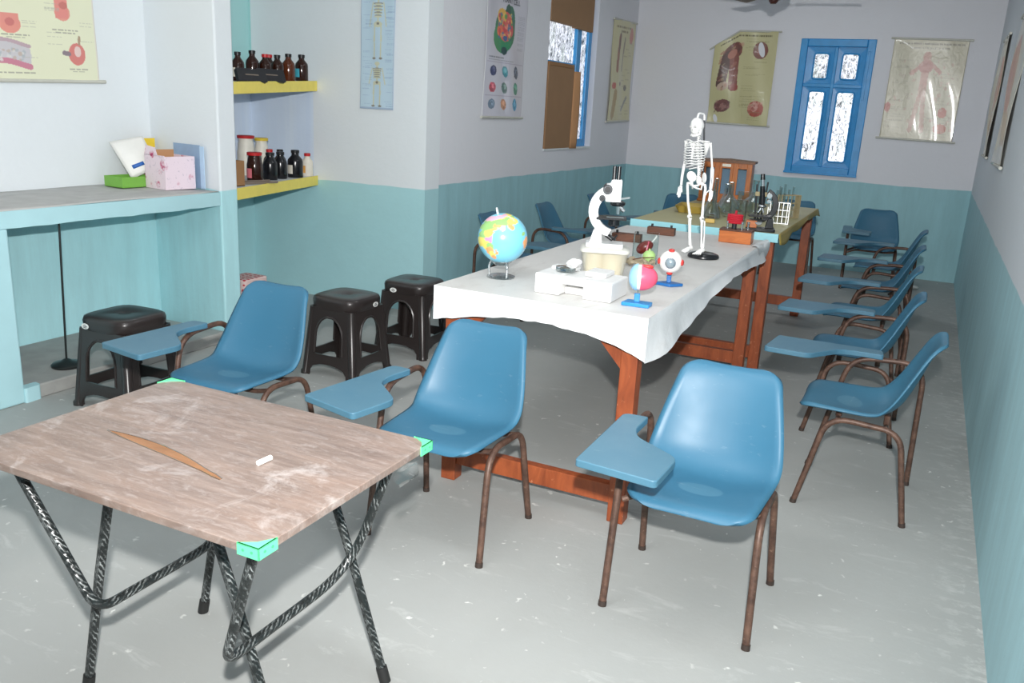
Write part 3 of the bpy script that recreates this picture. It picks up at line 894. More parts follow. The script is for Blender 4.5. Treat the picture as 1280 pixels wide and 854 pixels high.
# chart near the far left corner
c = Cv(70, 100, (206, 200, 158))
c.text(0.1, 0.75, 0.07, 0.02, (120, 104, 70), 0.8).text(0.3, 0.6, 0.11, 0.016, (120, 104, 70), 0.8)
c.line(0.30, 0.16, 0.26, 0.48, 0.10, (150, 90, 66)).line(0.31, 0.14, 0.29, 0.30, 0.05, (96, 74, 60)).line(0.52, 0.18, 0.50, 0.48, 0.05, (150, 140, 120)).ell(0.80, 0.14, 0.10, 0.085, (196, 110, 90))
c.ell(0.16, 0.64, 0.09, 0.035, (190, 80, 60)).ell(0.44, 0.62, 0.04, 0.02, (120, 96, 80)).ell(0.72, 0.66, 0.06, 0.03, (110, 104, 96)).line(0.25, 0.72, 0.2, 0.93, 0.14, (176, 150, 100)).line(0.6, 0.88, 0.8, 0.76, 0.05, (140, 144, 140))
for i in range(30): x = c.r.uniform(0.5, 0.8); c.text(x, x+0.15, c.r.uniform(0.2, 0.95), 0.006, (150, 140, 110), 0.5)
chart('wall_chart', c, 'print_laminate', (XL, 9.32, 2.56), (0, 0.74, 0.02), (0, -0.01, -1.09), 'yellowed chart hanging in the far left corner beside window', nrm=(1, 0, 0), rod_over=0.03, wave=0.006, seed=4)
# torn-cornered chart left of the back window
c = Cv(130, 174, (198, 192, 146))
c.text(0.1, 0.9, 0.05, 0.018, (90, 84, 50), 0.8)
c.ell(0.30, 0.20, 0.15, 0.10, (110, 56, 44)).line(0.22, 0.22, 0.17, 0.52, 0.16, (84, 52, 44)).line(0.34, 0.26, 0.36, 0.58, 0.14, (130, 66, 54)).ell(0.30, 0.22, 0.07, 0.05, (176, 110, 90)).ell(0.38, 0.60, 0.07, 0.04, (150, 70, 60)).ell(0.20, 0.56, 0.09, 0.05, (196, 170, 150))
c.ell(0.74, 0.20, 0.12, 0.09, (128, 76, 66)).ell(0.74, 0.20, 0.06, 0.05, (156, 100, 90)).ell(0.22, 0.79, 0.13, 0.075, (120, 74, 70)).ell(0.24, 0.80, 0.06, 0.04, (156, 112, 104)).ell(0.78, 0.82, 0.13, 0.085, (176, 90, 76)).ell(0.76, 0.80, 0.06, 0.05, (206, 150, 140))
for i in range(46): x = c.r.choice([0.5, 0.55, 0.66]); c.text(x, x+0.2, c.r.uniform(0.08, 0.95), 0.005, (150, 144, 104), 0.5)
c.speck(0.12, 0.45, 0.12, 0.6, [(150, 80, 64), (84, 48, 40), (190, 130, 110), (198, 192, 146)], 40, 0.01, 0.035, 0.45).speck(0.1, 0.35, 0.72, 0.86, [(90, 56, 52), (170, 130, 120)], 16, 0.01, 0.03, 0.5).speck(0.66, 0.9, 0.74, 0.9, [(150, 70, 58), (220, 180, 160)], 16, 0.01, 0.03, 0.5)
chart('wall_chart', c, 'print_laminate', (-2.44, YB, 2.525), (0.685, 0, -0.008), (-0.005, 0, -1.005), 'creased organ chart with drooping top left corner, left of back window', nrm=(0, -1, 0), rod_over=0.03, wave=0.012, top_fn=lambda u: (0.165*(1-u/0.38) if u < 0.38 else 0.0), seed=5)
# glossy crumpled chart right of the back window
c = Cv(90, 120, (198, 192, 168))
c.text(0.08, 0.95, 0.05, 0.022, (110, 104, 92), 0.8).text(0.25, 0.75, 0.095, 0.016, (120, 112, 98), 0.8)
c.line(0.48, 0.16, 0.48, 0.52, 0.10, (190, 130, 118)).line(0.48, 0.22, 0.30, 0.34, 0.05, (186, 120, 110)).line(0.48, 0.20, 0.68, 0.32, 0.05, (186, 120, 110)).line(0.47, 0.5, 0.40, 0.9, 0.06, (196, 150, 136)).line(0.50, 0.5, 0.56, 0.9, 0.06, (196, 150, 136)).ell(0.48, 0.27, 0.10, 0.06, (176, 96, 92))
c.ell(0.80, 0.71, 0.06, 0.05, (190, 84, 70)).ell(0.80, 0.87, 0.09, 0.05, (196, 104, 88)).ell(0.05, 0.68, 0.04, 0.05, (180, 80, 76))
for i in range(50): x = c.r.choice([0.06, 0.1, 0.6, 0.7]); c.text(x, x+0.2, c.r.uniform(0.14, 0.97), 0.006, (156, 148, 128), 0.5)
c.a = c.a*0.75+np.array((200, 194, 172))*0.25
c.speck(0.05, 0.95, 0.15, 0.95, [(150, 130, 112), (214, 206, 186), (186, 120, 108)], 120, 0.008, 0.03, 0.30)
chart('wall_chart', c, 'print_crumpled', (-0.575, YB, 2.47), (0.70, 0, -0.012), (0.0, 0, -1.005), 'shiny crumpled chart reflecting the flash, right of back window', nrm=(0, -1, 0), rod_over=0.035, wave=0.003, seed=6)
# two charts on the right wall, seen nearly edge-on
for k, (ya, yb, zt, zb, lab) in enumerate([(9.05, 8.30, 2.36, 1.375, 'farther of two charts seen edge-on along the right wall'), (7.15, 6.35, 2.36, 1.37, 'nearer of two charts seen edge-on along the right wall')]):
    c = Cv(40, 50, (204, 202, 188)); c.ell(0.5, 0.4, 0.2, 0.25, (196, 130, 110)).ell(0.5, 0.75, 0.25, 0.12, (190, 160, 120)); c.text(0.1, 0.9, 0.06, 0.02, (130, 120, 100), 0.8)
    chart('wall_chart', c, 'print_laminate', (XR, ya, zt), (0, yb-ya, 0), (0, 0.0, zb-zt), lab, nrm=(-1, 0, 0), rod_over=0.03, wave=0.008, seed=7+k)
# title lettering of the cell chart
def text_on(parent, body, size, loc, rot, mat):
    cu = bpy.data.curves.new('title_lettering', 'FONT'); cu.body = body; cu.size = size; cu.extrude = 0.0005; cu.align_x = 'CENTER'
    tmp = bpy.data.objects.new('title_lettering', cu); COL.objects.link(tmp)
    dg = bpy.context.evaluated_depsgraph_get(); me = bpy.data.meshes.new_from_object(tmp.evaluated_get(dg))
    bpy.data.objects.remove(tmp)
    o = bpy.data.objects.new('title_lettering', me); COL.objects.link(o); me.materials.clear(); me.materials.append(MATS[mat])
    o.parent = parent; o.location = loc; o.rotation_euler = rot
    return o
text_on(PC, 'PLANT CELL', 0.058, (0.026, 0.05, 0.915), (PI/2, 0, PI/2), 'ink_dark')

# ------------------------------------------------------------------ ceiling fan
def fan():
    t = thing('ceiling_fan', 'dark brown ceiling fan at the top of the frame', 'fan', (-1.265, 6.9, 2.448))
    obj('motor', MB().lathe([(0, -0.005), (0.05, 0), (0.10, 0.02), (0.125, 0.06), (0.12, 0.11), (0.07, 0.14), (0.025, 0.15), (0.025, 0.20), (0, 0.2)], 24), 'fan_brown', t)
    obj('cap', MB().lathe([(0, -0.03), (0.02, -0.028), (0.035, -0.01), (0.035, 0.005), (0, 0.005)], 16), 'fan_brown', t)
    obj('down_rod', MB().cyl((0, 0, 0.19), (0, 0, ZC-2.448), 0.012), 'fan_brown', t)
    obj('canopy', MB().lathe([(0.02, ZC-2.448-0.09), (0.06, ZC-2.448-0.02), (0.06, ZC-2.448-0.002), (0, ZC-2.448-0.002)], 16), 'fan_brown', t)
    for k in range(3):
        a = math.radians(6 + 120*k)
        rm = Matrix.Rotation(a, 4, 'Z') @ Matrix.Translation((0, 0, 0.055)) @ Matrix.Rotation(math.radians(9), 4, 'X')
        m = MB().prism(round_poly([(0.16, -0.045), (0.62, -0.065), (0.62, 0.065), (0.16, 0.045)], 0.03), -0.003, 0.003, rm)
        bl = obj('blade', m, 'fan_brown', t)
        obj('blade_bracket', MB().box(0.10, 0.22, -0.02, 0.02, -0.008, -0.003, rm), 'brass', bl, smooth=0)
fan()

# ------------------------------------------------------------------ writing pad chairs
def shell_mesh():
    prof = [(-0.262, 0.414), (-0.252, 0.430), (-0.215, 0.440), (-0.10, 0.429), (0.02, 0.419), (0.082, 0.430), (0.130, 0.474), (0.164, 0.546), (0.194, 0.634), (0.220, 0.712), (0.240, 0.750), (0.262, 0.764)]
    wd = [0.185, 0.196, 0.204, 0.212, 0.220, 0.226, 0.226, 0.216, 0.198, 0.180, 0.172, 0.166]
    cu = [0.004, 0.006, 0.012, 0.026, 0.040, 0.052, 0.058, 0.052, 0.040, 0.026, 0.014, 0.006]
    P = spline([(p[0], p[1], w_, c_) for p, w_, c_ in zip(prof, wd, cu)], 4)
    n = len(P); s = [0.0]
    for k in range(1, n): s.append(s[-1]+math.hypot(P[k][0]-P[k-1][0], P[k][1]-P[k-1][1]))
    Lt = s[-1]; nu = 21; r1 = 0.06; r0 = 0.07
    b = MB()
    for k in range(n):
        a = P[max(0, k-1)]; c = P[min(n-1, k+1)]
        ty, tz = c[0]-a[0], c[1]-a[1]; l = math.hypot(ty, tz); ty /= l; tz /= l
        ny_, nz_ = -tz, ty
        y, z, w_, c_ = P[k]
        d0 = s[k]; d1 = Lt-s[k]
        if d0 < r0: w_ -= r0*(1-math.sqrt(max(0, 1-(1-d0/r0)**2)))
        if d1 < r1: w_ -= r1*(1-math.sqrt(max(0, 1-(1-d1/r1)**2)))
        for i in range(nu):
            u = -1+2*i/(nu-1); u = math.copysign(abs(u)**0.8, u)
            off = c_*abs(u)**2.4
            if abs(u) > 0.93: off -= 0.012*((abs(u)-0.93)/0.07)
            b.v.append((w_*u+0.010, y+ny_*off, z+nz_*off))
    for k in range(n-1):
        for i in range(nu-1): b.f.append((k*nu+i, k*nu+i+1, (k+1)*nu+i+1, (k+1)*nu+i))
    return b
PAD = [(-0.292, -0.445), (-0.035, -0.470), (-0.028, -0.270), (-0.190, -0.165), (-0.214, -0.10), (-0.212, 0.030), (-0.298, 0.022)]
PADZ = 0.60
def make_chair(label, pad=True):
    t = thing('writing_pad_chair', label, 'chair')
    sh = obj('seat_shell', shell_mesh(), 'chair_shell_plastic', t, smooth=60)
    m = sh.modifiers.new('solid', 'SOLIDIFY'); m.thickness = 0.007; m.offset = -1
    for hi, x in ((False, 1), (True, -1)):
        if not hi:
            pts = [(0.238*x, -0.222, 0.0), (0.218*x, -0.135, 0.410), (0.216*x, 0.150, 0.392), (0.238*x, 0.215, 0.0)]
            rad = {1: 0.095, 2: 0.075}
        else:
            pts = [(0.238*x, -0.222, 0.0), (0.246*x, -0.105, 0.562), (0.250*x, 0.205, 0.576), (0.238*x, 0.215, 0.0)]
            rad = {1: 0.10, 2: 0.11}
        obj('side_frame', MB().tube(rounded(pts, rad, 7), 0.0125, 10), 'rusty_brown_steel', t)
        for p in (pts[0], pts[-1]):
            obj('foot_cap', MB().cyl((p[0], p[1], 0), (p[0], p[1]*0.99, 0.018), 0.0145, 0.0140, 10), 'foot_brown', t)
    for y in (-0.10, 0.09):
        zb = 0.388
        pts = [(-0.232, y-0.02, 0.35), (-0.16, y, zb-0.005), (0.15, y, zb-0.005), (0.214, y, 0.398)]
        obj('crossbar', MB().tube(rounded(pts, 0.03, 3), 0.010, 8), 'rusty_brown_steel', t)
        for x in (-0.12, 0.12):
            obj('bracket', MB().cyl((x, y, zb), (x, y, 0.428), 0.013, n=8), 'rusty_brown_steel', t)
    b = MB().prism(round_poly(PAD, [0.012, 0.02, 0.035, 0.03, 0.03, 0.012, 0.03], 4), PADZ-0.024, PADZ)
    p_ = obj('writing_pad', b, 'pad_paint', t, smooth=35, bevel=0.003)
    return t
CH = 'blue moulded chairs with writing pads'
chair_specs = [
    # x, y, rz(deg), label
    (-0.520, 2.643, 0, 'blue writing pad chair nearest the camera, in front at right'),
    (-1.470, 2.640, 1, 'blue writing pad chair in the middle, beside the wood laminate folding table'),
    (-2.560, 2.690, 2, 'blue writing pad chair behind the folding table, in front of the dark stools'),
    (-0.092, 3.843, -90, 'nearest blue chair of the row along the right wall'),
    (-0.185, 4.780, -90, 'second blue chair from the front in the right wall row'),
    (-0.215, 5.740, -91, 'third blue chair from the front in the right wall row'),
    (-0.215, 6.790, -89, 'fourth blue chair from the front in the right wall row'),
    (-0.215, 7.860, -90, 'farthest blue chair of the right wall row, still facing the tables'),
    (-0.420, 9.200, 3, 'blue chair against the back wall under the shiny chart, facing the camera'),
    (-2.870, 6.000, 90, 'dark blue chair by the left wall, partly behind the globe'),
    (-2.850, 7.030, 90, 'dark blue chair by the left wall between globe and white microscope'),
    (-2.840, 8.270, 90, 'dark blue chair by the left wall directly behind the white microscope'),
    (-2.300, 8.900, 20, 'dark blue chair in the far left corner behind the skeleton model'),
    (-1.250, 9.420, 0, 'dark blue chair behind the far table, only its back edge showing'),
]
c0 = None
for (x, y, rz, lab) in chair_specs:
    if c0 is None: c = c0 = make_chair(lab)
    else: c = copy_tree(c0); c['label'] = lab
    c['group'] = CH
    c.location = (x, y, 0); c.rotation_euler = (0, 0, math.radians(rz))
    if rz in (1, 2):
        for q in c.children:
            if q.name.startswith('writing_pad'):
                a_ = math.radians(-9 if rz == 1 else -5); px_, py_ = -0.255, 0.0
                q.rotation_euler = (0, 0, a_)
                q.location = (px_-(px_*math.cos(a_)-py_*math.sin(a_)), py_-(px_*math.sin(a_)+py_*math.cos(a_)), 0)

# ------------------------------------------------------------------ folding table
def folding_table():
    cx, cy = -1.505, 1.443
    t = thing('folding_table', 'wood laminate folding table with film wrapped black legs and green corner guards', 'table', (cx, cy, 0), math.radians(0.4))
    W, D, Z = 0.912/2, 0.645/2, 0.75
    TT = 0.019
    m = MB().prism(round_poly([(-W, -D), (W, -D), (W, D), (-W, D)], 0.006, 3), -TT/2, TT/2)
    tp = obj('table_top', m, 'laminate_top', t, smooth=0, bevel=0.002, loc=(0, 0, Z-TT/2))
    # torn slit in the protective film, bare laminate beneath
    ax = Vector((-0.435, 0.145)); bx_ = Vector((-0.205, -0.02))
    sl = []
    a = Vector((-0.270, -0.060)); e = Vector((0.172, -0.128))
    d = (e-a); nrm_ = Vector((-d.y, d.x)).normalized()
    N = 16; up = []; dn = []
    for i in range(N+1):
        u = i/N; wv = 0.024*(math.sin(PI*u)**0.8)*(1-0.5*u) + 0.001
        if i >= N-2: wv = 0.008 if i == N-1 else (0.007 if i == N-2 else 0.004)
        bow = 0.012*math.sin(PI*u)
        p = a + d*u + nrm_*bow
        up.append((p+nrm_*wv)[:]); dn.append((p-nrm_*wv*0.7)[:])
    sm = MB().prism([(q[0], q[1]) for q in up] + [(q[0], q[1]) for q in dn[::-1]], TT/2-0.001, TT/2+0.0006)
    obj('film_tear', sm, 'bare_laminate', tp, smooth=0)
    edge = MB()
    edge.tube([(q[0], q[1], TT/2+0.001) for q in dn], 0.0012, 5).tube([(q[0], q[1], TT/2+0.001) for q in up], 0.001, 5)
    obj('torn_film_edge', edge, 'film', tp)
    # corner guards
    for sx, sy in ((1, -1), (1, 1), (-1, 1), (-1, -1)):
        g = MB()
        L = 0.052
        def bx2(x0, x1, y0, y1, z0, z1):
            g.box(min(sx*x0, sx*x1), max(sx*x0, sx*x1), min(sy*y0, sy*y1), max(sy*y0, sy*y1), z0, z1)
        poly = [(sx*(W+0.003), sy*(D+0.003)), (sx*(W-L), sy*(D+0.003)), (sx*(W-L*0.35), sy*(D-L*0.35)), (sx*(W+0.003), sy*(D-L))]
        g.prism(poly, TT/2, TT/2+0.0025)
        bx2(W-L, W+0.003, D, D+0.003, -TT/2-0.004, TT/2+0.0025)
        bx2(W, W+0.003, D-L, D+0.003, -TT/2-0.004, TT/2+0.0025)
        go = obj('corner_guard', g, 'corner_green', tp, smooth=0)
        for q in (0.014, 0.036):
            obj('stud', MB().cyl((sx*(W+0.003), sy*(D-q), 0), (sx*(W+0.0045), sy*(D-q), 0), 0.003, n=8), 'corner_stud', go)
            obj('stud', MB().cyl((sx*(W-q), sy*(D+0.003), 0), (sx*(W-q), sy*(D+0.0045), 0), 0.003, n=8), 'corner_stud', go)
    R = 0.0125
    for sx in (1, -1):
        fx = sx*0.345; tx = sx*0.105 if sx > 0 else -0.175
        for sy, yy in ((-1, -0.128), (1, 0.292)):
            o = obj('leg', MB().tube([(tx, yy*0.97, Z-TT-0.012), (tx+(fx-tx)*0.5, yy*0.985, 0.38), (fx, yy, 0.0)], R, 12), 'film_wrapped_black_tube', t)
            d = Vector((fx-tx, 0, -(Z-0.03))).normalized()
            obj('foot_cap', MB().cyl((fx, yy, 0), (fx-d.x*0.045, yy, 0.045), 0.0165, 0.0160, 12), 'rubber_black', t)
        # folding brace: a U that hangs from the table end
        e0 = sx*0.385; e1 = 0.258 if sx > 0 else -0.150
        zb = 0.360
        ya, yb = -0.245, 0.262
        pts = [(e0, ya, Z-TT-0.012), (e1, ya+0.02, zb), (e1, yb-0.02, zb), (e0, yb, Z-TT-0.012)]
        obj('brace', MB().tube(rounded(pts, {1: 0.05, 2: 0.15}, 8), 0.012, 12), 'film_wrapped_black_tube', t)
        obj('rail', MB().cyl((e0, ya-0.01, Z-TT-0.014), (e0, yb+0.01, Z-TT-0.014), 0.010, n=8), 'black_gloss', t)
    for yy in (-0.124, 0.283):
        obj('rail', MB().cyl((-0.19, yy, Z-TT-0.014), (0.13, yy, Z-TT-0.014), 0.010, n=8), 'black_gloss', t)
    # loose film hanging at the right rear corner
    fl = MB().grid(7, 10, lambda u, v: (W-0.045+0.03*u+0.008*math.sin(9*v), D-0.09+0.05*u+0.012*math.sin(7*v+4*u), Z-TT-0.005-0.085*v*(1-0.3*u)))
    obj('loose_film', fl, 'film', t)
    return t
folding_table()
ch = MB().cyl((-0.020, -0.0055, 0), (0.020, 0.0055, 0), 0.0065, 0.0065, 12)
tag(obj('chalk_stick', ch, 'chalk_white', None, loc=(-1.312, 1.438, 0.7568), rot=(0, 0, math.radians(72))), 'short white chalk stick lying on the folding table', 'chalk')

# ------------------------------------------------------------------ plastic stools
def make_stool(label):
    t = thing('plastic_stool', label, 'stool', group='dark brown plastic stools')
    H = 0.455
    def hw(z): return 0.150 + (0.185-0.150)*(1-z/0.42)
    # seat
    def sq(r, n=36, e=4.5):
        out = []
        for i in range(n):
            a = 2*PI*i/n; c, s = math.cos(a), math.sin(a)
            k = (abs(c)**e+abs(s)**e)**(-1/e); out.append((r*k*c, r*k*s))
        return out
    b = MB(); rings = [(0.150, 0.375), (0.160, 0.385), (0.163, 0.43), (0.158, 0.446), (0.145, 0.453), (0.10, 0.4525), (0.03, 0.451), (0.022, 0.447)]
    n = 36
    for r, z in rings: b.v += [(x, y, z) for x, y in sq(r)]
    for k in range(len(rings)-1):
        for i in range(n): b.f.append((k*n+i, k*n+(i+1) % n, (k+1)*n+(i+1) % n, (k+1)*n+i))
    b.f.append(tuple(range((len(rings)-1)*n, len(rings)*n)))
    obj('seat', b, 'stool_brown', t, smooth=50)
    zs = [0, 0.03, 0.055, 0.072, 0.075, 0.128, 0.13, 0.17, 0.21, 0.24, 0.262, 0.282, 0.30, 0.315, 0.327, 0.336, 0.342, 0.345, 0.39]
    def gap(z):
        if z <= 0.075: return 0.135*math.sqrt(max(0, 1-(z/0.0751)**4))
        if z < 0.129: return 0.0
        if z <= 0.23: return 0.100 - 0.06*(z-0.13)*0.5
        if z < 0.345: return 0.097*math.sqrt(max(0, 1-((z-0.23)/0.115)**2))
        return 0.0
    for k in range(4):
        rm = Matrix.Rotation(k*PI/2, 4, 'Z')
        m = MB()
        for a, c in zip(zs[:-1], zs[1:]):
            ga, gc = gap(a+1e-4), gap(c-1e-4)
            for s in (-1, 1):
                vs = [(s*ga, -hw(a), a), (s*(hw(a)-0.01), -hw(a), a), (s*(hw(c)-0.01), -hw(c), c), (s*gc, -hw(c), c)]
                m.add([tuple(rm @ Vector(v)) for v in vs], [(0, 1, 2, 3)])
        o = obj('side_panel', m, 'stool_brown', t, smooth=0, solid=0.010)
        # rolled rim round the arch
        arc = [(s*gap(z), z) for s, zz in ((-1, [0.135, 0.17, 0.21, 0.24, 0.27, 0.30, 0.32, 0.335, 0.343]), (1, [0.343, 0.335, 0.32, 0.30, 0.27, 0.24, 0.21, 0.17, 0.135])) for z in zz]
        rim = MB().tube([tuple(rm @ Vector((x, -hw(z)-0.004, z))) for x, z in arc], 0.007, 6)
        obj('arch_rim', rim, 'stool_brown', t)
        lg = MB()
        q0, q1 = hw(0)-0.012, hw(0.40)-0.022
        lg.tube([tuple(rm @ Vector((-q0, -q0, 0))), tuple(rm @ Vector((-q0, -q0, 0.012))), tuple(rm @ Vector((-q0+0.003, -q0+0.003, 0.02))), tuple(rm @ Vector((-q1, -q1, 0.385)))], [0.028, 0.028, 0.024, 0.030], 12)
        obj('leg', lg, 'stool_brown', t)
    return t
def sticker(t, side, dx):
    rm = Matrix.Rotation(side*PI/2, 4, 'Z')
    m = MB()
    pts = [(dx+0.024*math.cos(2*PI*i/20), -0.1645, 0.405+0.014*math.sin(2*PI*i/20)) for i in range(20)]
    m.v = [tuple(rm @ Vector(p)) for p in pts] + [tuple(rm @ Vector((p[0], -0.1625, p[2]))) for p in pts]
    m.f = [tuple(range(20)), tuple(range(20, 40))[::-1]] + [(i, (i+1) % 20, 20+(i+1) % 20, 20+i) for i in range(20)]
    s = obj('sticker', m, 'sticker_white', t, smooth=0)
    g = MB()
    for zz, w_ in ((0.411, 0.008), (0.404, 0.014), (0.398, 0.010)):
        g.box(dx-w_, dx+w_, -0.1652, -0.1644, zz-0.0016, zz+0.0016, rm)
    obj('sticker_print', g, 'ink_dark', s, smooth=0)
s0 = make_stool('dark brown plastic stool at left in front of the counter recess')
s1 = copy_tree(s0); s1['label'] = 'dark brown plastic stool in the middle, between two blue chairs'
s2 = copy_tree(s0); s2['label'] = 'dark brown plastic stool at the corner next to the white covered table'
for q_ in (s0, s1, s2): q_.scale = (1, 1, 1.05)
s0.location = (-3.585, 2.945, 0); s0.rotation_euler = (0, 0, math.radians(3)); sticker(s0, 0, -0.095)
s1.location = (-2.985, 4.005, 0); s1.rotation_euler = (0, 0, math.radians(-1)); sticker(s1, 1, 0.06)
s2.location = (-2.905, 4.620, 0); s2.rotation_euler = (0, 0, math.radians(2)); sticker(s2, 0, -0.06)

# ------------------------------------------------------------------ lab tables
def lab_table(label, x0, x1, y0, y1, H, top_mat, th, gussets=True, blue_edge=False):
    cx, cy = (x0+x1)/2, (y0+y1)/2
    t = thing('laboratory_table', label, 'table', (cx, cy, 0), group='long wooden laboratory tables')
    a, b_ = (x1-x0)/2, (y1-y0)/2
    obj('table_top', MB().box(-a, a, -b_, b_, H-th, H), top_mat, t, smooth=0, bevel=0.004)
    s = 0.068; ins = 0.025
    for sx in (-1, 1):
        for sy in (-1, 1):
            lx, ly = sx*(a-ins-s/2), sy*(b_-ins-s/2)
            obj('leg', MB().box(lx-s/2, lx+s/2, ly-s/2, ly+s/2, 0, H-th), 'red_oxide_wood', t, smooth=0, bevel=0.004)
            if gussets:
                ang = Matrix.Translation((lx-sx*s/2, ly, H-th-0.055)) @ Matrix.Rotation(PI/2, 4, 'X')
                tri = [(0, 0.0), (0, -0.14), (-sx*0.13, 0.0)]
                obj('corner_brace', MB().prism(tri, -0.014, 0.014, ang), 'red_oxide_wood', t, smooth=0)
    for sy in (-1, 1):
        ly = sy*(b_-ins-s/2)
        obj('apron', MB().box(-a+ins+s, a-ins-s, ly-0.012, ly+0.012, H-th-0.055, H-th), 'red_oxide_wood', t, smooth=0)
        obj('low_rail', MB().box(-a+ins+s, a-ins-s, ly-0.022, ly+0.022, 0.075, 0.155), 'red_oxide_wood', t, smooth=0, bevel=0.003)
    for sx in (-1, 1):
        lx = sx*(a-ins-s/2)
        obj('apron', MB().box(lx-0.012, lx+0.012, -b_+ins+s, b_-ins-s, H-th-0.055, H-th), 'red_oxide_wood', t, smooth=0)
    return t
WT = lab_table('near laboratory table with red brown legs under the white sheet', -1.755, -0.862, 2.975, 5.415, 0.860, 'red_oxide_wood', 0.03)
BT = lab_table('far laboratory table with green top and pale blue front edge', -1.76, -0.80, 5.50, 7.45, 0.905, 'table_green_top', 0.03, gussets=False)
bl = BT.location
obj('front_edge_strip', MB().box(-1.765-bl.x, -0.797-bl.x, 5.488-bl.y, 5.50-bl.y, 0.853, 0.907), 'table_blue_edge', BT, smooth=0, bevel=0.002)
# the green oilcloth of the far table hangs a little over its right edge
ov = MB().grid(5, 30, lambda u, v: (-0.80-bl.x+0.004+0.012*u+0.01*u*math.sin(14*v), 5.50-bl.y+1.95*v, 0.906-(0.05+0.018*math.sin(6*v+1)+0.012*math.sin(19*v))*u))
obj('oilcloth_edge', ov, 'table_yellow_edge', BT, solid=0.002)

# white plastic sheet draped on the near table
def tablecloth():
    x0, x1, y0, y1, Z = -1.768, -0.849, 2.962, 5.43, 0.868
    t = thing('tablecloth', 'white plastic sheet draped over the near laboratory table', 'tablecloth', ((x0+x1)/2, (y0+y1)/2, 0))
    ox, oy = (x0+x1)/2, (y0+y1)/2
    rr = np.random.RandomState(4); ph = rr.uniform(0, 6, 12)
    def rip(s, k): return math.sin(s*9+ph[k])*0.5+math.sin(s*21+ph[k+1])*0.3+math.sin(s*43+ph[k+2])*0.2
    top = MB().grid(24, 50, lambda u, v: (x0+(x1-x0)*u-ox, y0+(y1-y0)*v-oy, Z+0.0008*rip(u*3+v*5, 0)))
    obj('sheet_top', top, 'dusty_plastic_cloth', t)
    nH = 10
    def skirt(name, n, pos, out, hang, seed, flare=0.03):
        b = MB()
        def fn(u, v):
            p = Vector(pos(u)); h = hang(u)*v
            o = (0.006*math.sin(min(1, v*6)*PI/2) + flare*v*(0.35+0.65*(0.5+0.5*rip(u*len_s, seed)))*(0.3+v))*min(1.0, u/0.07, (1-u)/0.07)
            return (p.x+out[0]*o-ox, p.y+out[1]*o-oy, Z-h)
        len_s = n/60.0
        b.grid(n, nH, fn)
        return obj(name, b, 'white_plastic_cloth', t)
    def hang_front(u): return 0.115 + 0.03*(abs(u-0.5)*2)**2 - 0.035*math.sin(PI*u) + 0.02*max(0, (u-0.85)/0.15) + 0.004*rip(u*4, 1)
    def hang_right(u): return (0.165 - 0.09*min(1, u*2.2) + 0.018*math.sin(u*8+0.6) + 0.003*rip(u*5, 2)) + 0.07*max(0, (u-0.93)/0.07)
    skirt('front_drop', 40, lambda u: (x0+(x1-x0)*u, y0, 0), (0, -1), hang_front, 3, 0.006)
    skirt('right_drop', 90, lambda u: (x1, y0+(y1-y0)*u, 0), (1, 0), hang_right, 5, 0.028)
    skirt('left_drop', 90, lambda u: (x0, y0+(y1-y0)*u, 0), (-1, 0), lambda u: 0.13+0.01*rip(u*7, 4), 6, 0.03)
    # crumpled fold bunched up at the rear right corner
    fb = MB().grid(10, 9, lambda u, v: (x1-0.045*(1-v)*(0.7+0.2*math.sin(5*u))+0.03*math.sin(3*v)-ox, 5.08+0.34*u-oy, Z+0.003+0.022*max(0, math.sin(PI*v))*abs(math.sin(4*u+1))*(1-v) - 0.10*v**2))
    obj('bunched_fold', fb, 'white_plastic_cloth', t)
tablecloth()
TZ = 0.869

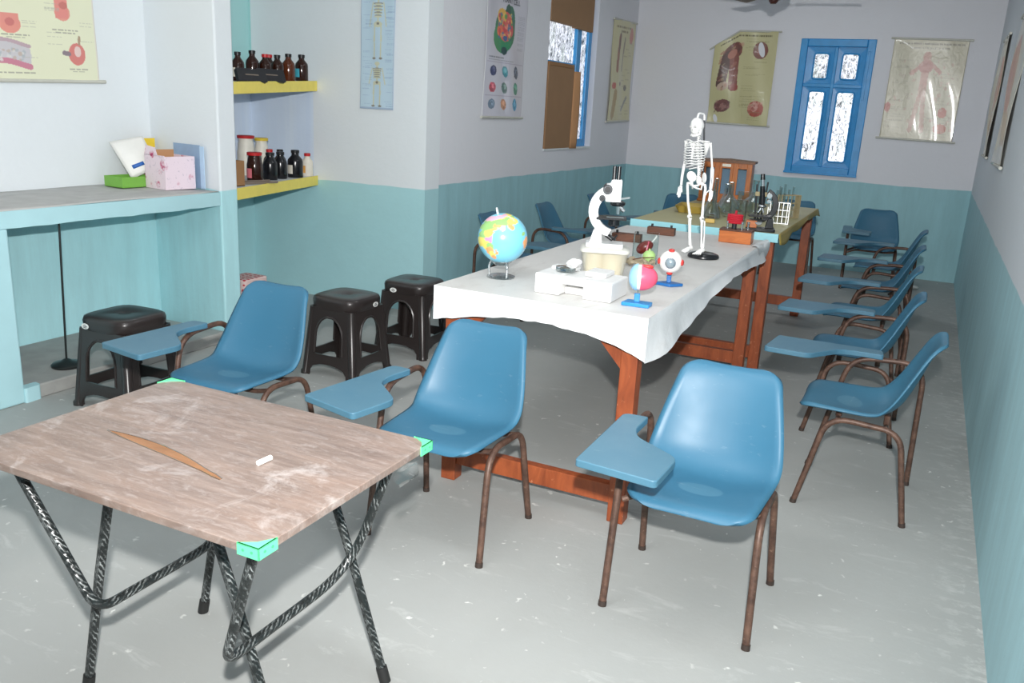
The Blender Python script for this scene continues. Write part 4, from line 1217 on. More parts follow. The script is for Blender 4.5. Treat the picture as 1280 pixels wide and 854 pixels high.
# ------------------------------------------------------------------ things on the near table
def paint_vertices(o, cols):
    ca = o.data.color_attributes.new('Col', 'FLOAT_COLOR', 'POINT')
    a = np.array(cols, dtype=float)/255.0; a = np.where(a <= 0.04045, a/12.92, ((a+0.055)/1.055)**2.4)
    a4 = np.ones((len(a), 4), dtype=np.float32); a4[:, :3] = a; ca.data.foreach_set('color', a4.ravel())
def globe():
    t = thing('desk_globe', 'small desk globe with clear stand on the near white table', 'globe', (-1.625, 3.29, TZ))
    r = 0.108; cz = 0.172
    n, m = 96, 64
    b = MB().ell((0, 0, 0), r, r, r, n, m)
    o = obj('sphere', b, 'globe_print', t, smooth=180, loc=(0, 0, cz))
    # land blobs: (lon, lat, rlon, rlat, colour); lon 0 faces the camera side
    A0 = -1.112
    P_, Y_, O_, G_, PK, B_ = (236, 150, 190), (238, 220, 110), (244, 168, 110), (150, 200, 120), (240, 180, 200), (206, 190, 150)
    land = [(-0.80, 0.20, 0.34, 0.26, PK), (-0.62, 0.22, 0.26, 0.22, P_), (-1.05, 0.12, 0.30, 0.20, Y_), (-0.92, 0.40, 0.30, 0.16, G_), (-0.55, 0.44, 0.24, 0.16, Y_), (-0.72, -0.06, 0.26, 0.18, Y_), (-0.58, -0.12, 0.18, 0.16, G_), (-0.64, -0.30, 0.20, 0.18, O_), (-0.60, -0.48, 0.15, 0.20, Y_), (-0.58, -0.62, 0.10, 0.12, O_), (-0.36, -0.36, 0.05, 0.13, O_),
            (-0.30, 0.62, 0.26, 0.12, Y_), (-0.75, 0.72, 0.6, 0.16, G_), (0.0, 0.92, 0.9, 0.16, G_), (0.10, 0.70, 0.30, 0.12, O_), (0.16, 0.56, 0.10, 0.16, PK), (0.50, 0.76, 0.45, 0.18, G_), (0.52, 0.52, 0.12, 0.16, O_), (0.85, 0.72, 0.25, 0.18, Y_), (0.1, 1.12, 1.6, 0.14, Y_), (-0.6, 1.12, 0.7, 0.15, PK),
            (1.22, -0.30, 0.24, 0.24, O_), (1.05, 0.08, 0.12, 0.08, G_), (0.0, -1.45, 3.2, 0.16, (240, 240, 240)), (2.6, 0.5, 0.5, 0.5, P_), (2.9, -0.2, 0.3, 0.5, G_)]
    ax = Matrix.Rotation(math.radians(14), 3, Vector((math.cos(A0), math.sin(A0), 0)))
    cols = []
    rs = np.random.RandomState(2)
    for v in b.v:
        q = ax.inverted() @ Vector(v)
        lat = math.asin(max(-1, min(1, q.z/r))); lon = math.atan2(q.y, q.x) - A0
        lon = (lon+PI) % (2*PI) - PI
        c_ = (128, 206, 232)
        j = 0.08*math.sin(9*lon+5*lat)+0.06*math.sin(17*lat-7*lon)
        for (lo, la, rl, rb, col) in land:
            d = ((lon-lo)*max(0.2, math.cos(lat))/rl)**2 + ((lat-la)/rb)**2
            if d < 1+j*2: c_ = col
        cols.append(c_)
    paint_vertices(o, cols)
    axv = ax @ Vector((0, 0, 1))
    obj('axis_pin', MB().cyl(Vector((0, 0, cz))+axv*(r-0.002), Vector((0, 0, cz))+axv*(r+0.026), 0.005, 0.004), 'enamel_white', t)
    obj('base', MB().lathe([(0, 0), (0.062, 0), (0.062, 0.006), (0.045, 0.012), (0.02, 0.016), (0, 0.016)], 24), 'clear_glass', t)
    for k in range(3):
        a = A0 + 0.5 + 2.1*k
        pts = [(0.05*math.cos(a), 0.05*math.sin(a), 0.006), (0.055*math.cos(a), 0.055*math.sin(a), 0.05), (0.042*math.cos(a), 0.042*math.sin(a), cz-r*0.90)]
        obj('strut', MB().tube(rounded(pts, 0.02, 4), 0.005, 8), 'chrome', t)
    obj('collar', MB().lathe([(0.03, cz-r-0.008), (0.046, cz-r+0.006), (0.046, cz-r+0.010), (0.03, cz-r+0.002)], 20), 'chrome', t)
globe()

def foam_block():
    rz = math.radians(0)
    t = thing('foam_packing', 'white polystyrene packing block at the front of the near table', 'packaging', (-1.215, 3.205, TZ), rz)
    W = 0.165
    b = MB()
    b.box(-W, -0.055, -0.10, 0.10, 0, 0.082).box(0.045, W, -0.10, 0.10, 0, 0.078)
    b.box(-0.055, 0.045, -0.045, 0.10, 0.0, 0.028).box(-0.055, 0.045, -0.072, 0.10, 0.042, 0.076).box(-0.055, 0.045, -0.02, 0.10, 0.028, 0.042)
    obj('block', b, 'foam_white', t, smooth=0, bevel=0.006)
    obj('raised_lip', MB().box(0.02, 0.11, -0.02, 0.09, 0.078, 0.098), 'foam_white', t, smooth=0, bevel=0.005)
    obj('raised_lip', MB().box(-0.15, -0.04, 0.03, 0.09, 0.080, 0.094), 'foam_white', t, smooth=0, bevel=0.005)
foam_block()
pd = thing('petri_dish', 'round glass dish lying on the polystyrene block', 'dish', (-1.285, 3.20, TZ+0.0845))
obj('dish', MB().lathe([(0, 0), (0.038, 0), (0.040, 0.014), (0.037, 0.014), (0.035, 0.003), (0, 0.003)], 24), 'clear_glass', pd)
obj('lid', MB().lathe([(0.042, 0.005), (0.042, 0.018), (0, 0.020)], 24), 'clear_glass', pd)
cot = MB()
for i in range(9): cot.ell((random.uniform(-0.035, 0.035), random.uniform(-0.025, 0.025), 0.012+random.uniform(0, 0.012)), 0.018, 0.016, 0.012, 10, 6)
tag(obj('cotton_wad', cot, 'foam_white', None, loc=(-1.265, 3.275, TZ+0.092)), 'white cotton wad lying behind the glass dish on the foam', 'cotton')
wtm = MB().tube(rounded([(-0.06, 0, 0.006), (-0.02, 0.02, 0.006), (0.03, -0.005, 0.006), (0.07, 0.02, 0.006)], 0.02, 4), 0.0045, 8)
tag(obj('glass_rod', wtm, 'clear_glass', None, loc=(-1.45, 3.62, TZ)), 'thin bent glass rod lying between globe and plastic tub', 'glass rod')

def tub():
    t = thing('plastic_tub', 'frosted plastic tub of cream material carrying the white microscope', 'tub', (-1.285, 3.66, TZ), math.radians(20))
    def ring(w_, d_, z): return [(x, y, z) for x, y in round_poly([(-w_, -d_), (w_, -d_), (w_, d_), (-w_, d_)], 0.03, 5)]
    b = MB(); R0 = [ring(0.085, 0.065, 0.0), ring(0.088, 0.068, 0.004), ring(0.104, 0.082, 0.105), ring(0.108, 0.086, 0.112)]
    n = len(R0[0])
    for q in R0: b.v += q
    for k in range(3):
        for i in range(n): b.f.append((k*n+i, k*n+(i+1) % n, (k+1)*n+(i+1) % n, (k+1)*n+i))
    b.f.append(tuple(range(n))[::-1])
    obj('body', b, 'frosted_plastic', t, smooth=50)
    for cx, r in ((-0.045, 0.040), (0.035, 0.048)):
        obj('contents', MB().lathe([(0, 0.006), (r*0.9, 0.006), (r, 0.03), (r, 0.085), (r*0.8, 0.1), (0, 0.104)], 16, (cx, 0, 0)), 'cream_stuff', t)
    lid = MB()
    R1 = [ring(0.110, 0.088, 0.112), ring(0.112, 0.090, 0.122), ring(0.105, 0.083, 0.128)]
    for q in R1: lid.v += q
    for k in range(2):
        for i in range(n): lid.f.append((k*n+i, k*n+(i+1) % n, (k+1)*n+(i+1) % n, (k+1)*n+i))
    lid.f += [tuple(range(n))[::-1], tuple(range(2*n, 3*n))]
    obj('lid', lid, 'tub_lid', t, smooth=50)
tub()

def white_microscope():
    t = thing('microscope', 'white student microscope with black eyepieces standing on the tub', 'microscope', (-1.290, 3.66, TZ+0.129), math.radians(20))
    # local: x to the right across the view, profile in xz
    def prof(poly, y0, y1, r=0.006):
        return MB().prism(round_poly(poly, r, 3), y0, y1, Matrix.Rotation(PI/2, 4, 'X'))
    obj('base', MB().prism(round_poly([(-0.085, -0.055), (0.085, -0.055), (0.085, 0.055), (-0.085, 0.055)], 0.02, 4), 0, 0.020), 'enamel_white', t, bevel=0.004)
    obj('pillar', prof([(-0.070, 0.018), (-0.012, 0.018), (-0.018, 0.075), (-0.052, 0.080)], -0.026, 0.026), 'enamel_white', t, bevel=0.004)
    # curved arm
    out_, inn = [], []
    for i in range(15):
        a = math.radians(258 - i*(258-112)/14)
        out_.append((0.035+0.118*math.cos(a), 0.165+0.118*math.sin(a)))
        inn.append((0.045+0.084*math.cos(a), 0.160+0.080*math.sin(a)))
    obj('arm', MB().prism(out_+inn[::-1], -0.018, 0.018, Matrix.Rotation(PI/2, 4, 'X')), 'enamel_white', t, smooth=30, bevel=0.004)
    obj('head', prof([(-0.012, 0.205), (0.058, 0.205), (0.058, 0.305), (0.012, 0.305), (0.006, 0.285), (-0.012, 0.285)], -0.03, 0.03, 0.008), 'enamel_white', t, bevel=0.005)
    for x, z, r in ((-0.004, 0.262, 0.021), (-0.026, 0.222, 0.013)):
        k = obj('focus_knob', MB().cyl((x, -0.05, z), (x, 0.05, z), r, n=20), 'dark_steel', t, bevel=0.002)
        obj('knob_face', MB().cyl((x, -0.0525, z), (x, -0.05, z), r*0.62, n=18), 'black_gloss', k)
    for x in (0.020, 0.040):
        obj('eyepiece', MB().cyl((x, -0.012, 0.303), (x, -0.004, 0.362), 0.0088, n=12), 'black_gloss', t)
    obj('nosepiece', MB().lathe([(0.028, 0.188), (0.034, 0.194), (0.034, 0.204), (0.026, 0.210)], 18, (0.045, 0, 0)), 'black_gloss', t)
    for dx, dz, l in ((0.045, 0.150, 0.04), (0.072, 0.165, 0.03)):
        obj('objective', MB().cyl((0.05, 0, 0.192), (dx+0.005, -0.004, dz), 0.012, 0.008), 'chrome', t)
    obj('stage', MB().box(-0.045, 0.090, -0.05, 0.05, 0.128, 0.137), 'black_gloss', t, smooth=0, bevel=0.002)
    obj('stage_clip', MB().box(0.0, 0.075, -0.042, -0.034, 0.139, 0.142), 'chrome', t, smooth=0)
    obj('slide_arm', prof([(0.015, 0.205), (0.098, 0.222), (0.098, 0.230), (0.015, 0.214)], -0.02, -0.012, 0.002), 'chrome', t)
    obj('condenser', MB().lathe([(0.02, 0.095), (0.026, 0.10), (0.026, 0.126), (0.02, 0.128)], 16, (0.035, 0, 0)), 'black_gloss', t)
    mir = obj('mirror', MB().lathe([(0, -0.004), (0.024, -0.004), (0.024, 0.004), (0, 0.004)], 18, (0.03, 0, 0.046), Matrix.Rotation(math.radians(35), 3, 'Y')), 'black_gloss', t)
    obj('mirror_fork', MB().tube([(0.0, 0, 0.05), (0.03, 0, 0.03), (0.055, 0, 0.055)], 0.004, 8), 'black_gloss', t)
white_microscope()

def eye_models():
    # cross-section half ball, pink and pale blue
    t = thing('eye_model', 'pink and pale blue anatomical ball model on a blue stand', 'model', (-0.955, 3.145, TZ), math.radians(18))
    obj('base', MB().prism(round_poly([(-0.062, -0.02), (0.045, -0.045), (0.062, 0.015), (-0.035, 0.045)], 0.006, 3), 0, 0.014), 'model_blue', t, bevel=0.002)
    obj('pillar', MB().box(-0.012, 0.010, -0.008, 0.008, 0.014, 0.048), 'model_blue', t, smooth=0, bevel=0.003)
    obj('pin', MB().cyl((0, 0, 0.046), (0, 0, 0.066), 0.003), 'chrome', t)
    # pink half
    b = MB(); n, m = 20, 12
    def half(sx, rx, ry, rz, c):
        g = MB()
        for k in range(m+1):
            a = (PI/2)*k/m
            for i in range(n):
                th = 2*PI*i/n
                g.v.append((c[0]+sx*rx*math.sin(a) if True else 0, c[1]+ry*math.cos(a)*math.cos(th), c[2]+rz*math.cos(a)*math.sin(th)))
        for k in range(m):
            for i in range(n): g.f.append((k*n+i, k*n+(i+1) % n, (k+1)*n+(i+1) % n, (k+1)*n+i))
        g.f.append(tuple(range(n)))
        return g
    obj('pink_half', half(1, 0.066, 0.048, 0.052, (0.006, 0, 0.112)), 'model_pink', t)
    obj('pale_half', half(-1, 0.034, 0.050, 0.053, (-0.006, 0, 0.112)), 'model_lightblue', t)
    obj('white_band', MB().cyl((-0.006, 0, 0.112), (0.006, 0, 0.112), 0.050, n=24), 'model_white', t)
    obj('muscle', MB().ell((0.03, -0.012, 0.158), 0.022, 0.012, 0.008), 'model_red', t)
    # eyeball with iris, facing the camera
    t = thing('eye_model', 'white eyeball model with dark iris and red muscles on a blue stand', 'model', (-0.965, 3.625, TZ), math.radians(14))
    obj('base', MB().prism(round_poly([(-0.062, -0.005), (0.005, -0.045), (0.066, 0.0), (0.0, 0.045)], 0.008, 3), 0, 0.012), 'model_blue_dark', t, bevel=0.002)
    obj('pillar', MB().box(-0.010, 0.010, -0.009, 0.009, 0.012, 0.045), 'model_blue_dark', t, smooth=0, bevel=0.003)
    obj('pin', MB().cyl((0, 0, 0.044), (0, 0, 0.062), 0.003), 'model_white', t)
    c = (0, 0, 0.105)
    obj('eyeball', MB().ell(c, 0.050, 0.050, 0.050, 28, 18), 'model_white', t)
    obj('iris', MB().lathe([(0, -0.052), (0.016, -0.0505), (0.024, -0.045), (0.026, -0.040), (0, -0.040)], 20, c, Matrix.Rotation(-PI/2, 3, 'X')).xf(Matrix.Identity(4)), 'model_grey', t)
    obj('cornea', MB().ell((0, -0.044, 0.105), 0.022, 0.014, 0.022, 18, 10), 'clear_glass', t)
    for a in (0, 90, 180, 270):
        r = math.radians(a); ca, sa = math.cos(r), math.sin(r)
        obj('muscle', MB().ell((0.050*ca, -0.006, 0.105+0.050*sa), 0.008+0.006*abs(sa), 0.024, 0.008+0.006*abs(ca)), 'model_red', t)
eye_models()

def jar_and_specimens():
    t = thing('specimen_jar', 'clear open acrylic jar holding a dark red organ model', 'jar', (-1.235, 4.13, TZ), math.radians(15))
    W, D, H = 0.062, 0.05, 0.145
    b = MB()
    for (x0, x1, y0, y1) in ((-W, W, -D, -D+0.003), (-W, W, D-0.003, D), (-W, -W+0.003, -D+0.003, D-0.003), (W-0.003, W, -D+0.003, D-0.003)): b.box(x0, x1, y0, y1, 0, H)
    b.box(-W, W, -D, D, 0, 0.004)
    obj('walls', b, 'clear_glass', t, smooth=0)
    k = thing('kidney_model', 'dark red kidney model inside the clear jar', 'model', (-1.24, 4.13, TZ+0.074), math.radians(15))
    obj('organ', MB().ell((0, 0, 0), 0.046, 0.028, 0.030, 18, 12, Matrix.Rotation(math.radians(-35), 3, 'Y')), 'kidney_red', k)
    obj('vessel', MB().tube([(0.018, -0.012, 0.03), (0.012, -0.03, -0.005), (0.014, -0.024, -0.04)], 0.005, 8), 'model_pink', k)
    obj('vessel', MB().tube([(0.02, 0, 0.01), (0.05, 0, 0.05), (0.055, 0, 0.062)], 0.004, 8), 'model_white', k)
    obj('support', MB().cyl((0, 0, -0.070), (0, 0, -0.02), 0.012), 'model_white', k)
    g = tag(obj('green_ball', MB().lathe([(0, -0.032), (0.022, -0.024), (0.032, -0.004), (0.030, 0.014), (0.018, 0.028), (0.005, 0.031), (0.004, 0.04), (0, 0.04)], 20), 'ball_green', None, loc=(-1.185, 4.035, TZ+0.045)), 'pale green round fruit model in front of the clear jar', 'model')
    # twisted dried specimen in front of the jar
    t = thing('dried_specimen', 'mottled coiled dried specimen lying before the clear jar', 'specimen', (-1.225, 3.99, TZ))
    for k in range(4):
        pts = [(-0.075+0.15*i/11, 0.012*math.sin(i*1.1+k*1.6)+(k-1.5)*0.014, 0.018+0.008*(k % 2)+0.006*math.sin(i*1.7+k)) for i in range(12)]
        obj('strand', MB().tube(pts, [0.009+0.003*math.sin(i*2.2+k) for i in range(12)], 8), 'specimen_tan', t)
    obj('twig', MB().tube([(-0.03, -0.02, 0.03), (0.02, -0.01, 0.045), (0.075, 0.01, 0.05)], 0.0025, 6), 'dark_box_wood', t)
jar_and_specimens()

def wooden_blocks():
    for (x, y, rz, lab) in ((-1.455, 5.17, 5, 'brown wooden instrument block near the far table edge'), (-1.535, 4.74, 8, 'brown wooden block with metal clips behind the white microscope')):
        t = thing('wooden_block', lab, 'block', (x, y, TZ), math.radians(rz), group='small brown wooden blocks')
        obj('body', MB().box(-0.085, 0.085, -0.03, 0.03, 0, 0.045), 'dark_box_wood', t, smooth=0, bevel=0.003)
        for k in (-1, 1): obj('terminal', MB().cyl((0.06*k, 0, 0.045), (0.06*k, 0, 0.062), 0.007, n=10), 'dark_steel', t)
    t = thing('motor_model', 'orange wooden box with metal terminals and a red coil on top', 'apparatus', (-1.0, 5.205, TZ), math.radians(2))
    obj('box_body', MB().box(-0.095, 0.095, -0.055, 0.055, 0, 0.070), 'orange_box_wood', t, smooth=0, bevel=0.003)
    obj('box_top', MB().box(-0.097, 0.097, -0.057, 0.057, 0.070, 0.080), 'dark_box_wood', t, smooth=0, bevel=0.002)
    for x, y in ((-0.055, -0.02), (-0.02, 0.015), (0.03, -0.02), (0.06, 0.015)):
        obj('terminal', MB().lathe([(0.010, 0.08), (0.010, 0.088), (0.005, 0.09), (0.005, 0.112), (0.009, 0.114), (0.009, 0.126), (0, 0.127)], 10, (x, y, 0)), 'chrome', t)
    b = MB()
    for k in range(5): b.tube([(-0.060+0.085*(0.5-0.5*math.cos(2*PI*i/16)), -0.01+0.022*math.sin(2*PI*i/16), 0.118+0.011*k) for i in range(17)], 0.0062, 6, False)
    obj('coil', b, 'coil_red', t)
    obj('coil_end', MB().tube([(-0.018, -0.01, 0.165), (-0.014, -0.01, 0.190)], 0.007, 8), 'coil_red', t)
    obj('coil_core', MB().cyl((-0.018, -0.01, 0.08), (-0.018, -0.01, 0.165), 0.015, n=12), 'dark_steel', t)
wooden_blocks()

# ------------------------------------------------------------------ skeleton model
def skeleton():
    t = thing('skeleton_model', 'white plastic human skeleton hanging from a rod on a round black base', 'skeleton', (-1.055, 4.44, TZ), math.radians(-20))
    B = 'bone_white'
    # local frame: faces -y, x to its left when seen from the front on the right
    H0 = 0.035
    sc = 0.690/1.75
    def S_(v): return (v[0]*sc, v[1]*sc, v[2]*sc+H0-0.008)
    def tb(name, pts, r, n=8, parent=t):
        rs = [q*sc for q in r] if isinstance(r, (list, tuple)) else r*sc
        return obj(name, MB().tube([S_(p) for p in pts], rs, n), B, parent)
    sk = MB().ell(S_((0, 0.0, 1.655)), 0.082*sc, 0.098*sc, 0.092*sc, 22, 16)
    sk.ell(S_((0, -0.05, 1.60)), 0.060*sc, 0.055*sc, 0.062*sc, 16, 10)
    head = obj('skull', sk, B, t)
    jaw = MB().tube([S_(p) for p in [(-0.055, 0.0, 1.60), (-0.055, -0.02, 1.545), (-0.03, -0.085, 1.525), (0, -0.098, 1.522), (0.03, -0.085, 1.525), (0.055, -0.02, 1.545), (0.055, 0.0, 1.60)]], 0.017*sc, 8)
    obj('jaw', jaw, B, head)
    for q in (-1, 1):
        obj('eye_socket', MB().ell(S_((0.034*q, -0.099, 1.632)), 0.019*sc, 0.012*sc, 0.018*sc, 12, 8), 'bone_shade', head)
    obj('nose_opening', MB().ell(S_((0, -0.106, 1.595)), 0.010*sc, 0.006*sc, 0.015*sc, 10, 6), 'bone_shade', head)
    # spine: vertebra beads on a curve
    sp = MB()
    for i in range(24):
        u = i/23; z = 0.98+0.56*u; y = 0.05*math.sin(2.2*PI*u)*0.6+0.03
        sp.ell(S_((0, y, z)), (0.026-0.008*u)*sc, (0.024-0.006*u)*sc, 0.013*sc, 10, 6)
        sp.tube([S_((0, y, z)), S_((0, y+0.045, z-0.015))], 0.006*sc, 5)
    sp.tube([S_((0, 0.04, 0.98)), S_((0, 0.02, 1.54))], 0.012*sc, 6)
    obj('spine', sp, B, t)
    rb = MB()
    for k in range(11):
        u = k/10; z = 1.455-0.033*k
        rx = 0.075+0.075*math.sin(PI*min(1, 0.25+u*0.62)); ry = 0.062+0.040*math.sin(PI*min(1, 0.2+u*0.6))
        for q in (-1, 1):
            end = 175 if k < 8 else 120-20*(k-8)
            pts = []
            for i in range(12):
                a = math.radians(end*i/11)
                pts.append(S_((q*rx*math.sin(a), 0.045-ry+ry*math.cos(a), z-0.055*math.sin(a*0.5))))
            rb.tube(pts, 0.0062*sc, 5)
    rb.tube([S_((0, -0.075, 1.42)), S_((0, -0.115, 1.24))], [0.016*sc, 0.012*sc], 6)
    obj('rib_cage', rb, B, t)
    for q in (-1, 1):
        tb('clavicle', [(0.01*q, -0.065, 1.44), (0.08*q, -0.05, 1.462), (0.175*q, 0.02, 1.455)], 0.009)
        obj('shoulder_blade', MB().prism([(0.06*q*sc, 1.44*sc), (0.165*q*sc, 1.44*sc), (0.09*q*sc, 1.28*sc)], -0.004, 0.004, Matrix.Translation((0, 0.066*sc, H0-0.008)) @ Matrix.Rotation(PI/2, 4, 'X')), B, t)
        arm = tb('upper_arm', [(0.185*q, 0.02, 1.445), (0.195*q, 0.025, 1.40), (0.215*q, 0.03, 1.15), (0.218*q, 0.03, 1.125)], [0.024, 0.014, 0.013, 0.022])
        tb('forearm', [(0.210*q, 0.025, 1.12), (0.220*q, 0.0, 0.98), (0.222*q, -0.02, 0.87)], [0.014, 0.010, 0.012])
        tb('forearm', [(0.232*q, 0.032, 1.12), (0.245*q, 0.008, 0.98), (0.240*q, -0.012, 0.87)], [0.012, 0.009, 0.010])
        hb = MB().ell(S_((0.232*q, -0.022, 0.848)), 0.026*sc, 0.016*sc, 0.022*sc, 10, 6)
        for f in range(5):
            x = 0.206+0.0145*f
            l = [0.075, 0.125, 0.138, 0.128, 0.105][f]
            if f == 0: pts = [(0.212*q, -0.03, 0.848), (0.190*q, -0.055, 0.815), (0.184*q, -0.062, 0.785)]
            else: pts = [(x*q, -0.022, 0.845), ((x+0.003)*q, -0.032, 0.845-l*0.5), ((x+0.004)*q, -0.045, 0.845-l*0.8), ((x+0.003)*q, -0.056, 0.845-l)]
            hb.tube([S_(p) for p in pts], [0.0075*sc]*len(pts), 6)
        obj('hand', hb, B, t)
    pv = MB()
    for q in (-1, 1):
        ring = []
        for i in range(17):
            a = 2*PI*i/16
            ring.append(S_((q*(0.085+0.060*math.cos(a)*0.9), 0.02+0.03*math.cos(a), 0.96+0.085*math.sin(a))))
        rot = Matrix.Rotation(q*math.radians(24), 3, 'Y')
        pv.ell(S_((0.098*q, 0.03, 0.995)), 0.062*sc, 0.016*sc, 0.070*sc, 16, 10, Matrix.Rotation(-q*math.radians(30), 3, 'Z') @ rot)
        pv.tube([S_(p) for p in [(0.085*q, 0.0, 0.935), (0.055*q, -0.055, 0.895), (0.0, -0.072, 0.885)]], 0.014*sc, 8)
        pv.tube([S_(p) for p in [(0.085*q, 0.02, 0.935), (0.065*q, 0.01, 0.845), (0.03*q, -0.045, 0.86), (0.0, -0.068, 0.878)]], 0.013*sc, 8)
    pv.ell(S_((0, 0.055, 0.95)), 0.042*sc, 0.020*sc, 0.062*sc, 12, 8)
    obj('pelvis', pv, B, t)
    for q in (-1, 1):
        tb('thigh_bone', [(0.085*q, 0.0, 0.915), (0.135*q, 0.0, 0.905), (0.140*q, 0.0, 0.86), (0.118*q, -0.015, 0.66), (0.098*q, 0.0, 0.50), (0.097*q, 0.0, 0.475)], [0.020, 0.019, 0.018, 0.0155, 0.019, 0.032])
        obj('knee_cap', MB().ell(S_((0.097*q, -0.034, 0.475)), 0.020*sc, 0.012*sc, 0.022*sc, 10, 6), B, t)
        tb('shin_bone', [(0.095*q, 0.002, 0.458), (0.093*q, 0.0, 0.42), (0.090*q, 0.005, 0.20), (0.088*q, 0.012, 0.085)], [0.030, 0.018, 0.013, 0.019])
        tb('calf_bone', [(0.124*q, 0.018, 0.44), (0.122*q, 0.020, 0.25), (0.112*q, 0.018, 0.085)], [0.011, 0.008, 0.011])
        ft = MB()
        ft.ell(S_((0.092*q, 0.03, 0.052)), 0.028*sc, 0.042*sc, 0.032*sc, 12, 8)
        for f in range(5):
            x0 = 0.075+0.009*f; x1 = 0.062+0.020*f
            ft.tube([S_((x0*q, 0.0, 0.058)), S_((x1*q, -0.085, 0.022)), S_((x1*q*1.02, -0.155+0.012*f, 0.010))], [0.011*sc, 0.009*sc, 0.007*sc], 6)
        obj('foot', ft, B, t)
    obj('stand_base', MB().lathe([(0, 0), (0.082, 0), (0.083, 0.010), (0.078, 0.018), (0.055, 0.026), (0.02, 0.030), (0, 0.030)], 32, (0.012, 0.060, 0)), 'black_gloss', t)
    obj('stand_rod', MB().cyl((0.0, 0.062, 0.028), (0.0, 0.062, 0.712), 0.0045, n=10), 'dark_steel', t)
    obj('hanger_hook', MB().tube(rounded([(0, 0.062, 0.705), (0, 0.062, 0.735), (0, 0.01, 0.738), (0, 0.0, 0.712)], 0.02, 4), 0.005, 8), B, t)
skeleton()
sk_ = [o for o in bpy.data.objects if o.name.startswith('skeleton_model')][0]
lean = Matrix.Rotation(math.radians(20), 3, 'Z') @ Vector((-0.085, -0.04, 0))
def lean_all(o):
    for c in o.children:
        if c.name.startswith('stand_base'): continue
        for v in c.data.vertices:
            k = max(0.0, v.co.z-0.03); v.co.x += lean.x*k; v.co.y += lean.y*k
        lean_all(c)
lean_all(sk_)

# ------------------------------------------------------------------ things on the far table
FZ = 0.907
def cabinet():
    t = thing('display_cabinet', 'small glazed wooden balance cabinet on the far table', 'cabinet', (-1.535, 7.28, FZ), math.radians(5))
    W, D, H = 0.205, 0.10, 0.325
    C = 'cabinet_wood'
    obj('back_panel', MB().box(-W, W, D-0.012, D, 0, H), C, t, smooth=0)
    for q in (-1, 1): obj('side_panel', MB().box(q*W-(0.014 if q > 0 else 0), q*W+(0.014 if q < 0 else 0), -D+0.02, D-0.012, 0, H), C, t, smooth=0)
    obj('floor_panel', MB().box(-W-0.008, W+0.008, -D-0.006, D, -0.0, 0.02), C, t, smooth=0, bevel=0.003)
    roof = MB().prism([(-W-0.02, H), (W+0.02, H), (W+0.02, H+0.016), (0.0, H+0.026), (-W-0.02, H+0.016)], -D-0.02, D+0.01, Matrix.Rotation(PI/2, 4, 'X'))
    obj('roof', roof, 'cabinet_roof_wood', t, smooth=0)
    def door(name, x0, x1, st):
        f = MB()
        z0, z1 = 0.02, H
        f.box(x0, x0+st, -D, -D+0.018, z0, z1).box(x1-st, x1, -D, -D+0.018, z0, z1)
        f.box(x0+st, x1-st, -D, -D+0.018, z1-0.045, z1).box(x0+st, x1-st, -D, -D+0.018, z0, z0+0.05)
        d = obj(name, f, C, t, smooth=0, bevel=0.002)
        obj('pane', MB().box(x0+st, x1-st, -D+0.007, -D+0.010, z0+0.05, z1-0.045), 'clear_glass', d, smooth=0)
        return d
    d1 = door('door', -W, -0.055, 0.040); door('door', 0.055, W, 0.040)
    d3 = door('middle_panel', -0.055, 0.055, 0.022)
    obj('knob', MB().cyl((-0.068, -D-0.008, 0.17), (-0.068, -D, 0.17), 0.005, n=8), 'dark_steel', d1)
    obj('name_plate', MB().box(-0.035, 0.035, -D-0.003, -D, H-0.032, H-0.010), 'label_white', d3, smooth=0)
    obj('backing_board', MB().box(-W+0.015, W-0.015, D-0.03, D-0.013, 0.02, H), 'card_blue', t, smooth=0)
cabinet()
GL = 'clear_glass'
FLASK = [(0, 0), (0.045, 0), (0.050, 0.006), (0.046, 0.025), (0.018, 0.10), (0.015, 0.135), (0.018, 0.14), (0.013, 0.138), (0.013, 0.10), (0.042, 0.024), (0.044, 0.005), (0, 0.004)]
ROUND = [(0, 0.002), (0.025, 0.004), (0.046, 0.025), (0.052, 0.05), (0.044, 0.078), (0.020, 0.098), (0.014, 0.11), (0.014, 0.165), (0.018, 0.17), (0.012, 0.168), (0.012, 0.11), (0.040, 0.077), (0.048, 0.05), (0.042, 0.027), (0, 0.006)]
BEAK = [(0, 0), (0.040, 0), (0.043, 0.005), (0.043, 0.10), (0.047, 0.106), (0.041, 0.105), (0.040, 0.006), (0, 0.004)]
CYLG = [(0, 0), (0.03, 0), (0.03, 0.008), (0.014, 0.014), (0.014, 0.22), (0.018, 0.224), (0.012, 0.222), (0.012, 0.016), (0, 0.014)]
gs = [('conical_flask', FLASK, -1.345, 5.98, 1.40, 'clear conical flask at the left of the far table glassware'),
      ('round_flask', ROUND, -1.255, 6.13, 1.46, 'clear round bottomed flask behind the red coil apparatus'),
      ('glass_beaker', BEAK, -1.160, 5.98, 1.34, 'clear beaker between conical flask and black microscope'),
      ('round_flask', ROUND, -1.125, 6.35, 1.52, 'tall necked round flask below the right cabinet door'),
      ('conical_flask', FLASK, -1.330, 6.40, 1.52, 'clear conical flask farther back below the left cabinet door'),
      ('glass_beaker', BEAK, -1.235, 6.62, 1.40, 'clear beaker at the rear, in front of the wooden cabinet'),
      ('measuring_cylinder', CYLG, -1.375, 6.20, 1.16, 'tall narrow measuring cylinder beside the skeleton model')]
for (nm, prof, x, y, s, lab) in gs:
    g = tag(obj(nm, MB().lathe([(r*s, z*s) for r, z in prof], 24), GL, None, loc=(x, y, FZ)), lab, nm.split('_')[-1], 'laboratory glassware on the far table')
